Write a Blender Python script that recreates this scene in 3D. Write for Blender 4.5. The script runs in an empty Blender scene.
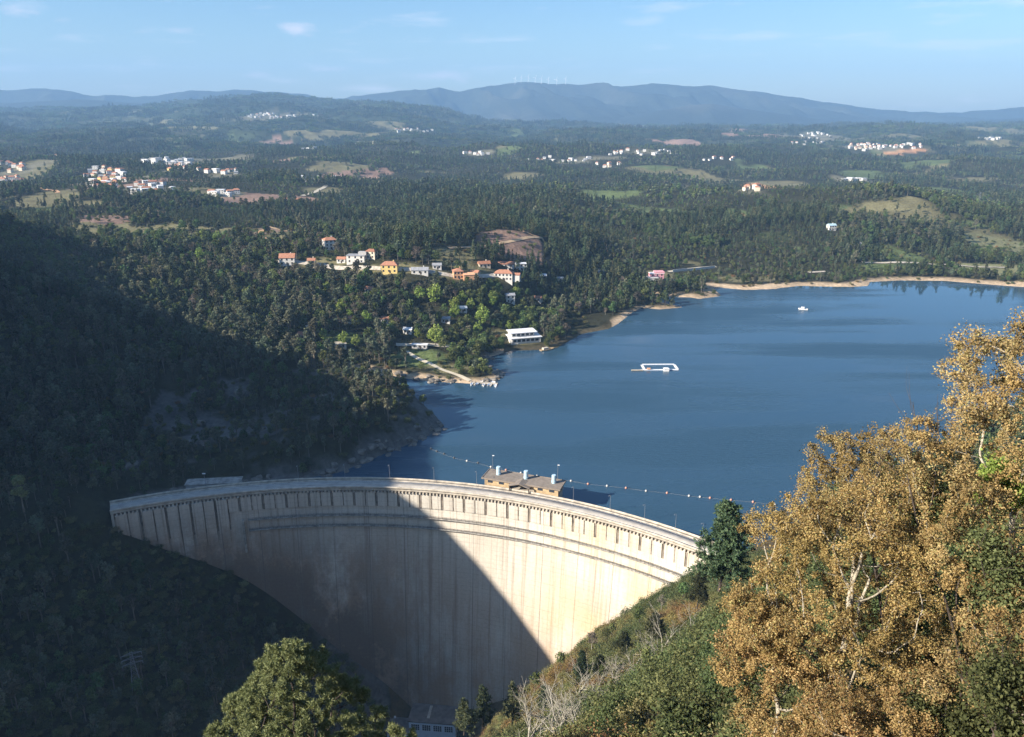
import bpy, bmesh, math, random
import numpy as np
from mathutils import Vector, Matrix
from mathutils.geometry import tessellate_polygon

random.seed(7)
RNG = np.random.default_rng(7)
sc = bpy.context.scene
COL = sc.collection

# ------------------------------------------------------------------ camera geometry
W, H = 1024, 737
HFOV = math.radians(66.0)
FPX = W / 2 / math.tan(HFOV / 2)
PITCH = math.radians(18.03)
CAMZ = 158.0


def tan_down(py):
    return math.tan(PITCH + math.atan((py - H / 2) / FPX))


def ray(px, py):
    a = (px - W / 2) / FPX
    b = (py - H / 2) / FPX
    d = np.array([a, math.cos(PITCH) - b * math.sin(PITCH), -math.sin(PITCH) - b * math.cos(PITCH)])
    return d


def at_z(px, py, z):
    d = ray(px, py)
    t = (z - CAMZ) / d[2]
    return np.array([d[0] * t, d[1] * t, z])


def at_y(px, py, y):
    d = ray(px, py)
    t = y / d[1]
    return np.array([d[0] * t, y, CAMZ + d[2] * t])


def project(x, y, z):
    dz = z - CAMZ
    depth = y * math.cos(PITCH) - dz * math.sin(PITCH)
    depth = np.where(np.abs(depth) < 1e-6, 1e-6, depth)
    up = y * math.sin(PITCH) + dz * math.cos(PITCH)
    return W / 2 + FPX * x / depth, H / 2 - FPX * up / depth, depth


# ------------------------------------------------------------------ noise
def _hash(ix, iy, seed):
    h = (ix.astype(np.int64) * 374761393 + iy.astype(np.int64) * 668265263 + seed * 2147483647) & 0xFFFFFFFF
    h = ((h ^ (h >> 13)) * 1274126177) & 0xFFFFFFFF
    h = h ^ (h >> 16)
    return (h & 0xFFFF) / 65535.0


def vnoise(x, y, seed=0):
    ix = np.floor(x); iy = np.floor(y)
    fx = x - ix; fy = y - iy
    fx = fx * fx * fx * (fx * (fx * 6 - 15) + 10); fy = fy * fy * fy * (fy * (fy * 6 - 15) + 10)
    a = _hash(ix, iy, seed); b = _hash(ix + 1, iy, seed)
    c = _hash(ix, iy + 1, seed); d = _hash(ix + 1, iy + 1, seed)
    return ((a * (1 - fx) + b * fx) * (1 - fy) + (c * (1 - fx) + d * fx) * fy) * 2 - 1


def fbm(x, y, oct=4, seed=0, gain=0.5):
    s = 0; a = 1; n = 0
    for o in range(oct):
        s = s + a * vnoise(x * 2 ** o + 17.3 * o, y * 2 ** o - 9.1 * o, seed + o)
        n += a; a *= gain
    return s / n


def sstep(a, b, x):
    t = np.clip((x - a) / (b - a), 0, 1)
    return t * t * (3 - 2 * t)


# ------------------------------------------------------------------ the dam's plan
DL = np.array([-162., 281.]); DR = np.array([71., 251.]); SAG = 36.0
_ch = DR - DL; CHL = np.linalg.norm(_ch); TAN = _ch / CHL; NRM = np.array([-TAN[1], TAN[0]])
R0 = ((CHL / 2) ** 2 + SAG ** 2) / (2 * SAG)
DC = (DL + DR) / 2 + NRM * (SAG - R0)
HALF = math.asin(CHL / 2 / R0)
CREST = 7.8


def dam_pt(phi, r, z):
    p = DC + r * (NRM * math.cos(phi) + TAN * math.sin(phi))
    return (p[0], p[1], z)


# ------------------------------------------------------------------ lake outline (z = 0)
shore_px = [(1130, 291), (1024, 287), (994, 285), (958, 282), (947, 281), (900, 280.5), (870, 282), (868, 286), (850, 287),
            (828, 286.7), (800, 286), (780, 288), (776, 289), (745, 290), (712, 287), (722, 296), (700, 299), (690, 297.5), (658, 297),
            (662, 302), (684, 307.5), (660, 309.5), (642, 308), (630, 314), (627, 317), (618, 324), (609, 329), (582, 334),
            (557, 348), (540, 350), (511, 351), (490, 357), (486, 365), (502, 374), (499, 381), (476, 384), (440, 382), (410, 379), (388, 375)]
far_shore = [tuple(at_z(px, py, 0)[:2]) for px, py in shore_px]
near_shore = [(-95, 476), (-122, 478), (-118, 462), (-82, 446), (-60, 425), (-42, 402), (-36, 388), (-39, 380), (-46, 370), (-62, 352),
              (-80, 330), (-100, 322), (-137, 312), (-156, 301), (-161, 289)]
right_shore = [(75, 253), (96, 268), (130, 292), (210, 345), (300, 415), (450, 590), (620, 790)]
dam_edge = [dam_pt(-HALF + (2 * HALF) * i / 16, R0 + 1.5, 0)[:2] for i in range(17)]
LAKE = np.array(far_shore + near_shore + dam_edge + right_shore)
SHORE_LINES = [np.array(far_shore + near_shore), np.array(right_shore + [far_shore[0]])]


def inside_lake(x, y):
    n = len(LAKE); c = np.zeros(x.shape, bool); j = n - 1
    for i in range(n):
        xi, yi = LAKE[i]; xj, yj = LAKE[j]
        if yi != yj:
            m = ((yi > y) != (yj > y)) & (x < (xj - xi) * (y - yi) / (yj - yi) + xi)
            c ^= m
        j = i
    return c


def shore_dist(x, y):
    best = np.full(x.shape, 1e9)
    for L in SHORE_LINES:
        for a, b in zip(L[:-1], L[1:]):
            d = b - a; l2 = d @ d
            t = np.clip(((x - a[0]) * d[0] + (y - a[1]) * d[1]) / l2, 0, 1)
            best = np.minimum(best, (x - a[0] - t * d[0]) ** 2 + (y - a[1] - t * d[1]) ** 2)
    return np.sqrt(best)


# ------------------------------------------------------------------ terrain heights
near_pts = [
    # gorge floor and its walls below the dam
    (-36, 285, -110), (-33, 270, -112), (-50, 230, -113), (-75, 150, -115), (-105, 60, -117), (-140, -60, -119),
    (-55, 290, -88), (-77, 298, -65), (-95, 300, -45), (-114, 298, -28), (-135, 292, -17), (-151, 288, -9), (-165, 281, 9), (-172, 290, 10),
    (-15, 280, -92), (16, 268, -70), (40, 262, -46), (60, 256, -20), (73, 251, 2),
    (-140, 250, -22), (-177, 235, -8), (-152, 215, -24), (-130, 190, -30), (-95, 235, -52), (-189, 262, 8), (-215, 300, 8),
    (-160, 150, -25), (-180, 80, -10), (-200, 20, 0), (-230, -80, 30), (-205, 215, 10),
    # left hill
    (-80, 332, 2), (-39, 381, 1), (-54, 384, 11), (-66, 366, 12), (-88, 346, 12), (-108, 335, 10), (-62, 402, 12), (-92, 425, 16), (-155, 448, 17), (-210, 465, 27), (-290, 478, 42), (-345, 500, 62),
    (-169, 400, 8), (-219, 390, 12), (-262, 380, 16), (-177, 430, 22), (-262, 432, 36), (-120, 360, 4), (-140, 330, 3), (-230, 345, 8),
    (-80, 400, 11), (-300, 350, 34),
    # hill left of the frame
    (-380, 420, 112), (-470, 450, 150), (-375, 320, 140), (-362, 250, 178), (-350, 205, 174), (-333, 167, 167), (-400, 155, 167), (-300, 152, 134), (-274, 137, 99), (-290, 104, 88), (-290, 40, 72), (-450, 250, 205),
    (-430, 100, 165), (-620, 300, 210), (-620, 500, 170), (-420, 560, 100), (-600, 60, 200),
    # right bank: the spur below the camera
    (0, 0, 155), (0, -20, 158), (-11, 35, 110), (10, 25, 130.5), (15, 22, 131.5), (10, 14, 140), (30, 30, 142), (26, 45, 126), (0, 60, 94), (12.5, 90, 70), (30, 90, 93), (27, 130, 49),
    (20, 110, 61), (8, 170, 4), (55, 200, 17), (-12, 130, 21), (-16, 140, 10), (-40, 120, -20), (-60, 150, -78), (-30, 190, -50), (0, 215, -30), (30, 225, -9),
    (-45, 60, 40), (-90, 20, -30), (-60, -20, 60), (60, 235, 3), (85, 240, 12), (100, 200, 42), (75, 140, 75), (60, 80, 110), (110, 60, 140),
    (150, 260, 22), (190, 300, 16), (250, 340, 20), (160, 160, 100), (300, 300, 50), (400, 460, 40), (120, -40, 180), (500, 400, 150), (560, 620, 60), (700, 700, 90),
    # lake bed
    (0, 400, -20), (60, 320, -40), (150, 450, -15), (300, 600, -12), (100, 600, -12), (400, 720, -6), (0, 500, -12),
]


def P(px, py, y, canopy=6.0):
    p = at_y(px, py, y)
    return (p[0], p[1], p[2] - canopy)


for a in [(440, 350, 500, 3), (450, 310, 560), (400, 320, 540), (320, 325, 505), (300, 290, 590), (200, 262, 640), (100, 240, 720), (0, 222, 820),
          (390, 268, 613, 0), (505, 275, 640, 0), (288, 262, 640, 0), (328, 248, 690, 0), (270, 238, 760, 0), (500, 257, 690, 0), (512, 230, 770, 0), (580, 305, 650),
          (620, 265, 770), (655, 278, 730, 0), (650, 240, 860), (560, 215, 960), (395, 362, 487, 0), (470, 330, 540), (540, 310, 610), (523, 342, 545, 0),
          (420, 235, 800), (150, 205, 900), (300, 212, 900), (40, 205, 900, 0), (740, 262, 830), (800, 250, 860), (900, 262, 830, 0), (1000, 250, 880, 0), (1000, 268, 800, 0), (860, 230, 950), (740, 225, 960)]:
    near_pts.append(P(*a))
NP = np.array(near_pts, float)


def _tps(r2):
    return 0.5 * r2 * np.log(r2 + 1e-9)


_S = 100.0
_c = NP[:, :2] / _S
_d2 = ((_c[:, None] - _c[None]) ** 2).sum(-1)
_K = _tps(_d2) + np.eye(len(_c)) * 0.02
_Pm = np.c_[np.ones(len(_c)), _c]
_A = np.block([[_K, _Pm], [_Pm.T, np.zeros((3, 3))]])
_w = np.linalg.solve(_A, np.r_[NP[:, 2], 0, 0, 0])


def near_h(x, y):
    out = np.empty(x.shape)
    xf = x.ravel() / _S; yf = y.ravel() / _S; o = out.ravel()
    for s in range(0, xf.size, 60000):
        a = xf[s:s + 60000]; b = yf[s:s + 60000]
        r2 = (a[:, None] - _c[None, :, 0]) ** 2 + (b[:, None] - _c[None, :, 1]) ** 2
        o[s:s + 60000] = _tps(r2) @ _w[:-3] + _w[-3] + _w[-2] * a + _w[-1] * b
    return o.reshape(x.shape)


rowY = np.array([700, 900, 1200, 1600, 2100, 2700, 3500, 4700, 6200, 7800.])
colP = np.array([-300, 0, 128, 256, 384, 512, 640, 768, 896, 1024, 1300.])
tabP = np.array([
    [230, 208, 194, 178, 165, 152, 138, 126, 114],
    [230, 208, 194, 178, 165, 152, 138, 126, 114],
    [232, 208, 192, 178, 166, 153, 139, 124, 110],
    [245, 218, 196, 180, 168, 154, 140, 120, 101],
    [250, 222, 200, 184, 170, 156, 141, 123, 106],
    [250, 219, 194, 187, 168, 156, 144, 134, 127],
    [272, 234, 202, 193, 172, 158, 147, 136, 130],
    [286, 240, 197, 201, 172, 157, 146, 136, 131],
    [290, 245, 193, 202, 170, 153, 143, 135, 130],
    [290, 258, 205, 203, 174, 155, 144, 135, 130],
    [290, 258, 205, 203, 174, 155, 144, 135, 130]])
canopy = np.array([7, 8, 8, 8, 8, 8, 4, 0, 0])
tabZ = np.zeros((len(colP), len(rowY)))
for i in range(len(colP)):
    for j in range(9):
        tabZ[i, j] = CAMZ - rowY[j] * tan_down(tabP[i, j]) - canopy[j]
    tabZ[i, 9] = tabZ[i, 8] * 0.55 + 20


def _cubic(p0, p1, p2, p3, t):
    return p1 + 0.5 * t * (p2 - p0 + t * (2 * p0 - 5 * p1 + 4 * p2 - p3 + t * (3 * (p1 - p2) + p3 - p0)))


def far_h(x, y):
    yy = np.maximum(y, 200.)
    px = W / 2 + FPX * (x / yy) / (math.cos(PITCH) + math.sin(PITCH) * 110 / yy)
    fi = np.interp(px, colP, np.arange(len(colP)))
    fj = np.interp(np.log(yy), np.log(rowY), np.arange(len(rowY)))
    i = np.clip(np.floor(fi).astype(int), 0, len(colP) - 2); j = np.clip(np.floor(fj).astype(int), 0, len(rowY) - 2)
    ti = fi - i; tj = fj - j
    ti = ti * ti * (3 - 2 * ti)
    jm = np.maximum(j - 1, 0); jp = np.minimum(j + 2, len(rowY) - 1)
    def col(ii):
        return _cubic(tabZ[ii, jm], tabZ[ii, j], tabZ[ii, j + 1], tabZ[ii, jp], tj)
    return col(i) * (1 - ti) + col(i + 1) * ti


ridge_px = np.array([-400, -200, 0, 50, 100, 150, 230, 300, 345, 372, 400, 420, 440, 460, 490, 520, 560, 590, 620, 650, 684, 712, 735, 760, 790, 820, 850, 880, 920, 960, 1024, 1200, 1500.])
ridge_py = np.array([92, 90, 87, 88, 95, 94, 89.5, 92, 97, 93, 89.5, 89, 87, 91, 85, 83, 82, 81, 85, 84, 86.5, 85, 88, 93, 97, 101, 105, 109, 111, 110, 106, 104, 108.])
ridge2_px = np.array([-400, 0, 80, 160, 300, 420, 520, 560, 600, 650, 690, 712, 760, 820, 880, 960, 1040, 1200, 1500.])
ridge2_py = np.array([103, 101, 99, 104, 112, 118, 128, 128, 122, 112, 105, 103, 111, 119, 124, 121, 117, 118, 120.])
YR, YR2 = 9600.0, 8000.0


def height(x, y):
    x = np.asarray(x, float); y = np.asarray(y, float)
    sh = x.shape; x = np.atleast_1d(x).astype(float); y = np.atleast_1d(y).astype(float)
    h = np.zeros(x.shape)
    f = sstep(760, 960, y)
    m = f < 1
    if m.any():
        h[m] = near_h(x[m], y[m])
        amp = 3.0 * sstep(8, 60, np.hypot((x[m] + 45) / 2.0, y[m] - 285) - 20) * sstep(20, 60, np.hypot(x[m], y[m]))
        h[m] += amp * fbm(x[m] / 38, y[m] / 38, 4, 3)
    m = f > 0
    if m.any():
        X = x[m]; Y = y[m]
        g = far_h(X, Y)
        am = np.interp(Y, [800, 1500, 3000, 6000, 8000], [5, 26, 40, 44, 30])
        g = g + am * fbm(X / 520 + 3.1, Y / 420, 4, 11)
        rg = 1 - np.abs(fbm(X / 900 + .35 * Y / 420, Y / 430, 3, 19)) * 2.6
        g = g + np.interp(Y, [900, 1300, 3000, 5500, 7000], [0, 20, 34, 34, 0]) * np.clip(rg, -.8, 1)
        px = W / 2 + FPX * X / np.maximum(Y, 1) / math.cos(PITCH)
        tn = np.array([tan_down(v) for v in ridge_py]); tn2 = np.array([tan_down(v) for v in ridge2_py])
        zr = CAMZ - YR * np.interp(px, ridge_px, tn)
        zr2 = CAMZ - YR2 * np.interp(px, ridge2_px, tn2)
        rid = 1 - np.abs(fbm(X / 1900, Y / 2600, 5, 31))
        b = np.exp(-((Y - YR) / 1500.0) ** 2)
        b2 = np.exp(-((Y - YR2) / 800.0) ** 2) * (1 - .5 * np.clip(((Y - YR2) / 500.0) ** 2, 0, 1) * np.abs(fbm(X / 500, Y / 1500, 3, 47)))
        edge = np.clip(1 - ((Y - YR) / 350.0) ** 2, 0, 1)
        mt = zr * b * (0.72 + 0.28 * (rid * (1 - edge) + edge)) + 26 * fbm(X / 420, Y / 520, 4, 41) * b - 420 * b * (1 - .9 * edge) * np.abs(fbm(X / 700 + Y / 2300, Y / 2000, 5, 43))
        mt2 = zr2 * b2 * (0.85 + 0.15 * rid)
        w = sstep(6100, 7400, Y)
        g = np.where(w > 0, np.maximum(g * (1 - sstep(6600, 8000, Y)), np.maximum(mt, mt2) * w), g)
        h[m] = h[m] * (1 - f[m]) + g * f[m]
    # the shoreline
    d = shore_dist(x, y); ins = inside_lake(x, y)
    ramp = np.where(y < 460, 3.0, np.where((y > 640) & (x > 30), 60.0, 22.0))
    land = np.where(h > 0, np.minimum(h, 1e9) * (1 - np.exp(-d / ramp)) + np.minimum(d * 0.12, 1.0), h * (1 - np.exp(-d / 9.0)))
    far_land = (y > 440) | ((x < -30) & (y > 300)) | ((x > 80) & (y > 255))
    land = np.where(far_land, np.maximum(land, np.minimum(d * 0.16, 1.5)), land)
    h = np.where(ins, -np.minimum(0.25 * d, 14.0) - 0.02, land)
    return h.reshape(sh)


def hz(x, y):
    return float(height(np.array([x]), np.array([y]))[0])


def ground_hit(px, py, y0=25.0):
    d = ray(px, py)
    ys = np.exp(np.linspace(math.log(y0), math.log(12500), 700))
    t = ys / d[1]
    g = height(d[0] * t, ys)
    below = np.where(CAMZ + d[2] * t < g)[0]
    i = below[0] if len(below) else len(ys) - 1
    lo, hi = ys[max(i - 1, 0)], ys[i]
    yy = np.linspace(lo, hi, 24); t = yy / d[1]; g = height(d[0] * t, yy)
    b = np.where(CAMZ + d[2] * t < g)[0]
    k = b[0] if len(b) else 23
    x = d[0] * yy[k] / d[1]
    return np.array([x, yy[k], g[k]])


# ------------------------------------------------------------------ helpers: objects
def link(o, parent=None):
    COL.objects.link(o)
    if parent is not None:
        o.parent = parent
    return o


def tag(o, label=None, cat=None, group=None, kind=None):
    if label: o['label'] = label
    if cat: o['category'] = cat
    if group: o['group'] = group
    if kind: o['kind'] = kind
    return o


def empty(name, loc=(0, 0, 0), rz=0.0, label=None, cat=None, group=None):
    o = bpy.data.objects.new(name, None)
    o.empty_display_size = 0.5
    link(o); o.location = loc; o.rotation_euler = (0, 0, rz)
    return tag(o, label, cat, group)


def mesh_np(name, V, F, mats, mi=None, smooth=False):
    """V (n,3); F array (m,3|4) or list of arrays."""
    me = bpy.data.meshes.new(name)
    V = np.asarray(V, np.float32)
    Fs = F if isinstance(F, list) else [F]
    Fs = [np.asarray(f, np.int32) for f in Fs if len(f)]
    me.vertices.add(len(V)); me.vertices.foreach_set('co', V.ravel())
    nl = sum(f.size for f in Fs); nf = sum(len(f) for f in Fs)
    me.loops.add(nl); me.loops.foreach_set('vertex_index', np.concatenate([f.ravel() for f in Fs]))
    me.polygons.add(nf)
    tot = np.concatenate([np.full(len(f), f.shape[1], np.int32) for f in Fs])
    st = np.r_[0, np.cumsum(tot)[:-1]].astype(np.int32)
    me.polygons.foreach_set('loop_start', st); me.polygons.foreach_set('loop_total', tot)
    for m in (mats if isinstance(mats, (list, tuple)) else [mats]):
        me.materials.append(m)
    if mi is not None:
        me.polygons.foreach_set('material_index', np.asarray(mi, np.int32))
    if smooth:
        me.polygons.foreach_set('use_smooth', np.ones(nf, bool))
    me.update(calc_edges=True)
    return me


class MB:
    def __init__(s):
        s.v = []; s.f = []; s.m = []

    def add(s, verts, faces, m=0):
        b = len(s.v); s.v += [tuple(map(float, p)) for p in verts]
        s.f += [tuple(i + b for i in f) for f in faces]; s.m += [m] * len(faces)
        return s

    def box(s, c, size, m=0, rz=0.0):
        sx, sy, sz = [a / 2 for a in size]
        cs, sn = math.cos(rz), math.sin(rz)
        vs = []
        for z in (-sz, sz):
            for x, y in ((-sx, -sy), (sx, -sy), (sx, sy), (-sx, sy)):
                vs.append((c[0] + x * cs - y * sn, c[1] + x * sn + y * cs, c[2] + z))
        return s.add(vs, [(3, 2, 1, 0), (4, 5, 6, 7), (0, 1, 5, 4), (1, 2, 6, 5), (2, 3, 7, 6), (3, 0, 4, 7)], m)

    def hip(s, c, size, h, over=0.4, m=0, ridge=0.5, th=0.18):
        """hipped roof: c = centre of eaves, size (x, y)"""
        x, y = size[0] / 2 + over, size[1] / 2 + over
        r = max(x - y, x * (1 - ridge)) if x > y else 0
        r = min(r, x - .05)
        vs = [(-x, -y, -th), (x, -y, -th), (x, y, -th), (-x, y, -th), (-x, -y, 0), (x, -y, 0), (x, y, 0), (-x, y, 0), (-r, 0, h), (r, 0, h)]
        vs = [(c[0] + a, c[1] + b, c[2] + d) for a, b, d in vs]
        return s.add(vs, [(3, 2, 1, 0), (0, 1, 5, 4), (1, 2, 6, 5), (2, 3, 7, 6), (3, 0, 4, 7), (4, 5, 9, 8), (5, 6, 9), (6, 7, 8, 9), (7, 4, 8)], m)

    def gable(s, c, size, h, over=0.4, m=0, th=0.18):
        x, y = size[0] / 2 + over, size[1] / 2 + over
        vs = [(-x, -y, -th), (x, -y, -th), (x, y, -th), (-x, y, -th), (-x, -y, 0), (x, -y, 0), (x, y, 0), (-x, y, 0), (-x, 0, h), (x, 0, h)]
        vs = [(c[0] + a, c[1] + b, c[2] + d) for a, b, d in vs]
        return s.add(vs, [(3, 2, 1, 0), (0, 1, 5, 4), (1, 2, 6, 9, 5), (2, 3, 7, 6), (3, 0, 4, 8, 7), (4, 5, 9, 8), (6, 7, 8, 9)], m)

    def tube(s, pts, rad, n=8, m=0, cap=True):
        pts = [Vector(p) for p in pts]
        rad = rad if isinstance(rad, (list, tuple)) else [rad] * len(pts)
        b = len(s.v)
        for i, p in enumerate(pts):
            d = (pts[min(i + 1, len(pts) - 1)] - pts[max(i - 1, 0)]).normalized()
            u = d.cross(Vector((0, 0, 1)))
            if u.length < 1e-3: u = Vector((1, 0, 0))
            u.normalize(); w = d.cross(u)
            for k in range(n):
                a = 2 * math.pi * k / n
                q = p + (u * math.cos(a) + w * math.sin(a)) * rad[i]
                s.v.append(tuple(q))
        for i in range(len(pts) - 1):
            for k in range(n):
                k2 = (k + 1) % n
                s.f.append((b + i * n + k, b + i * n + k2, b + (i + 1) * n + k2, b + (i + 1) * n + k)); s.m.append(m)
        if cap:
            s.f.append(tuple(b + k for k in range(n))[::-1]); s.m.append(m)
            e = b + (len(pts) - 1) * n
            s.f.append(tuple(e + k for k in range(n))); s.m.append(m)
        return s

    def mesh(s, name, mats, smooth=False):
        me = bpy.data.meshes.new(name)
        me.from_pydata(s.v, [], s.f)
        for m in (mats if isinstance(mats, (list, tuple)) else [mats]): me.materials.append(m)
        me.polygons.foreach_set('material_index', s.m)
        bm = bmesh.new(); bm.from_mesh(me); bmesh.ops.recalc_face_normals(bm, faces=bm.faces); bm.to_mesh(me); bm.free()
        if smooth:
            me.polygons.foreach_set('use_smooth', [True] * len(me.polygons))
        me.update()
        return me

    def build(s, name, mats, parent=None, smooth=False, loc=None):
        o = bpy.data.objects.new(name, s.mesh(name, mats, smooth)); link(o, parent)
        if loc is not None: o.location = loc
        return o


def obj(name, me, parent=None, loc=(0, 0, 0), rz=0.0, s=1.0):
    o = bpy.data.objects.new(name, me); link(o, parent); o.location = loc; o.rotation_euler = (0, 0, rz); o.scale = (s, s, s)
    return o


def copy_tree(o, parent=None):
    c = o.copy(); COL.objects.link(c); c.parent = parent
    for ch in list(o.children):
        copy_tree(ch, c)
    return c


# ------------------------------------------------------------------ materials
def new_mat(name):
    m = bpy.data.materials.new(name); m.use_nodes = True
    nt = m.node_tree; nt.nodes.clear()
    out = nt.nodes.new('ShaderNodeOutputMaterial')
    return m, nt, out


def N(nt, t, **kw):
    n = nt.nodes.new(t)
    for k, v in kw.items():
        if k.startswith('i_'):
            n.inputs[k[2:].replace('_', ' ')].default_value = v
        else:
            setattr(n, k, v)
    return n


def ramp(nt, stops, fac=None, interp='LINEAR'):
    r = nt.nodes.new('ShaderNodeValToRGB'); r.color_ramp.interpolation = interp
    e = r.color_ramp.elements
    while len(e) < len(stops): e.new(0.5)
    for el, (p, c) in zip(e, stops):
        el.position = p; el.color = (c[0], c[1], c[2], 1) if not np.isscalar(c) else (c, c, c, 1)
    if fac is not None: nt.links.new(fac, r.inputs[0])
    return r


def mixc(nt, fac, a, b, mode='MIX'):
    n = nt.nodes.new('ShaderNodeMix'); n.data_type = 'RGBA'; n.blend_type = mode
    for sock, v in ((n.inputs[0], fac), (n.inputs[6], a), (n.inputs[7], b)):
        if hasattr(v, 'is_output') or isinstance(v, bpy.types.NodeSocket): nt.links.new(v, sock)
        elif np.isscalar(v): sock.default_value = v
        else: sock.default_value = (v[0], v[1], v[2], 1)
    return n.outputs[2]


def simple(name, col, rough=0.7, var=0.12, scale=1.2, metal=0.0, spec=0.3, bump=0.0):
    m, nt, out = new_mat(name)
    b = N(nt, 'ShaderNodeBsdfPrincipled'); b.inputs['Roughness'].default_value = rough; b.inputs['Metallic'].default_value = metal
    b.inputs['Specular IOR Level'].default_value = spec
    tc = N(nt, 'ShaderNodeTexCoord'); ns = N(nt, 'ShaderNodeTexNoise'); ns.inputs['Scale'].default_value = scale; ns.inputs['Detail'].default_value = 5
    nt.links.new(tc.outputs['Object'], ns.inputs['Vector'])
    lo = [c * (1 - var * 1.6) for c in col]; hi = [min(c * (1 + var), 1) for c in col]
    r = ramp(nt, [(0.3, lo), (0.65, hi)], ns.outputs['Fac'])
    nt.links.new(r.outputs[0], b.inputs['Base Color'])
    if bump:
        bp = N(nt, 'ShaderNodeBump'); bp.inputs['Strength'].default_value = bump; bp.inputs['Distance'].default_value = 0.1
        nt.links.new(ns.outputs['Fac'], bp.inputs['Height']); nt.links.new(bp.outputs[0], b.inputs['Normal'])
    nt.links.new(b.outputs[0], out.inputs[0])
    return m


def leaf_mat(name, stops, trans=0.25, objvar=0.25, rough=0.6, turn=None):
    """leaf colour differs from leaf clump to leaf clump and from tree to tree"""
    m, nt, out = new_mat(name)
    g = N(nt, 'ShaderNodeNewGeometry'); oi = N(nt, 'ShaderNodeObjectInfo')
    r = ramp(nt, stops, g.outputs['Random Per Island'])
    hs = N(nt, 'ShaderNodeHueSaturation')
    col = r.outputs[0]
    if turn:      # whole sprays of a crown that have turned another colour
        tc = N(nt, 'ShaderNodeTexCoord'); ns = N(nt, 'ShaderNodeTexNoise'); ns.inputs['Scale'].default_value = 0.55; ns.inputs['Detail'].default_value = 3
        nt.links.new(tc.outputs['Object'], ns.inputs['Vector'])
        col = mixc(nt, ramp(nt, [(.44, 0.0), (.62, 0.75)], ns.outputs['Fac']).outputs[0], col, turn)
        ns2 = N(nt, 'ShaderNodeTexNoise'); ns2.inputs['Scale'].default_value = 0.8; ns2.inputs['Detail'].default_value = 2; nt.links.new(tc.outputs['Object'], ns2.inputs['Vector'])
        col = mixc(nt, 1.0, col, ramp(nt, [(.35, .72), (.65, 1.2)], ns2.outputs['Fac']).outputs[0], 'MULTIPLY')
    mr = N(nt, 'ShaderNodeMapRange'); mr.inputs[3].default_value = 1 - objvar; mr.inputs[4].default_value = 1 + objvar
    nt.links.new(oi.outputs['Random'], mr.inputs[0]); nt.links.new(mr.outputs[0], hs.inputs['Value'])
    mh = N(nt, 'ShaderNodeMath', operation='MULTIPLY_ADD'); mh.inputs[1].default_value = 0.06 * objvar / 0.25; mh.inputs[2].default_value = 0.5 - 0.03 * objvar / 0.25
    fr = N(nt, 'ShaderNodeMath', operation='FRACT'); m7 = N(nt, 'ShaderNodeMath', operation='MULTIPLY'); m7.inputs[1].default_value = 7.31
    nt.links.new(oi.outputs['Random'], m7.inputs[0]); nt.links.new(m7.outputs[0], fr.inputs[0]); nt.links.new(fr.outputs[0], mh.inputs[0])
    nt.links.new(mh.outputs[0], hs.inputs['Hue'])
    nt.links.new(col, hs.inputs['Color'])
    d = N(nt, 'ShaderNodeBsdfDiffuse'); t = N(nt, 'ShaderNodeBsdfTranslucent'); mx = N(nt, 'ShaderNodeMixShader'); mx.inputs[0].default_value = trans
    nt.links.new(hs.outputs[0], d.inputs[0]); nt.links.new(hs.outputs[0], t.inputs[0])
    nt.links.new(d.outputs[0], mx.inputs[1]); nt.links.new(t.outputs[0], mx.inputs[2]); nt.links.new(mx.outputs[0], out.inputs[0])
    return m


M = {}
M['bark_dark'] = simple('bark_dark', (0.07, 0.055, 0.045), 0.9, 0.3, 3)
M['bark_pale'] = simple('bark_pale', (0.36, 0.32, 0.25), 0.9, 0.35, 9, bump=0.4)
M['bark_grey'] = simple('bark_grey', (0.33, 0.305, 0.25), 0.9, 0.3, 6)
M['bark_euca'] = simple('eucalyptus_bark', (0.16, 0.14, 0.115), 0.9, 0.3, 3)
M['pine'] = leaf_mat('pine_needles', [(0, (.042, .058, .032)), (.5, (.07, .09, .048)), (1, (.125, .14, .076))], 0.2, 0.5)
M['euca'] = leaf_mat('grey_green_leaves', [(0, (.066, .078, .054)), (.5, (.105, .118, .076)), (1, (.17, .175, .11))], 0.25, 0.5)
M['broad'] = leaf_mat('green_leaves', [(0, (.055, .08, .032)), (.5, (.09, .125, .048)), (1, (.14, .18, .068))], 0.25, 0.4)
M['light'] = leaf_mat('light_green_leaves', [(0, (.075, .105, .04)), (.5, (.115, .155, .055)), (1, (.17, .205, .08))], 0.3, 0.3)
M['bright'] = leaf_mat('fresh_green_leaves', [(0, (.15, .21, .045)), (.5, (.23, .31, .07)), (1, (.31, .38, .11))], 0.3, 0.15)
M['autumn'] = leaf_mat('autumn_leaves', [(0, (.15, .09, .034)), (.3, (.29, .185, .075)), (.6, (.41, .28, .12)), (.85, (.50, .39, .19)), (1, (.31, .31, .11))], 0.2, 0.1, turn=(.30, .22, .085))
M['autumn_pale'] = leaf_mat('pale_autumn_leaves', [(0, (.19, .13, .052)), (.35, (.33, .245, .105)), (.7, (.46, .36, .17)), (1, (.33, .32, .13))], 0.2, 0.1, turn=(.30, .21, .08))
M['winter'] = leaf_mat('grey_brown_twigs', [(0, (.085, .07, .055)), (.5, (.14, .12, .095)), (1, (.21, .18, .14))], 0.1, 0.3)
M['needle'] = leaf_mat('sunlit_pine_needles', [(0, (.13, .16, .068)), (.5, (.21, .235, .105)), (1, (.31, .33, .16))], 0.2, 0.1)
M['bushgreen'] = leaf_mat('bush_leaves', [(0, (.055, .07, .03)), (.5, (.10, .122, .052)), (1, (.16, .178, .078))], 0.25, 0.3)
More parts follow.
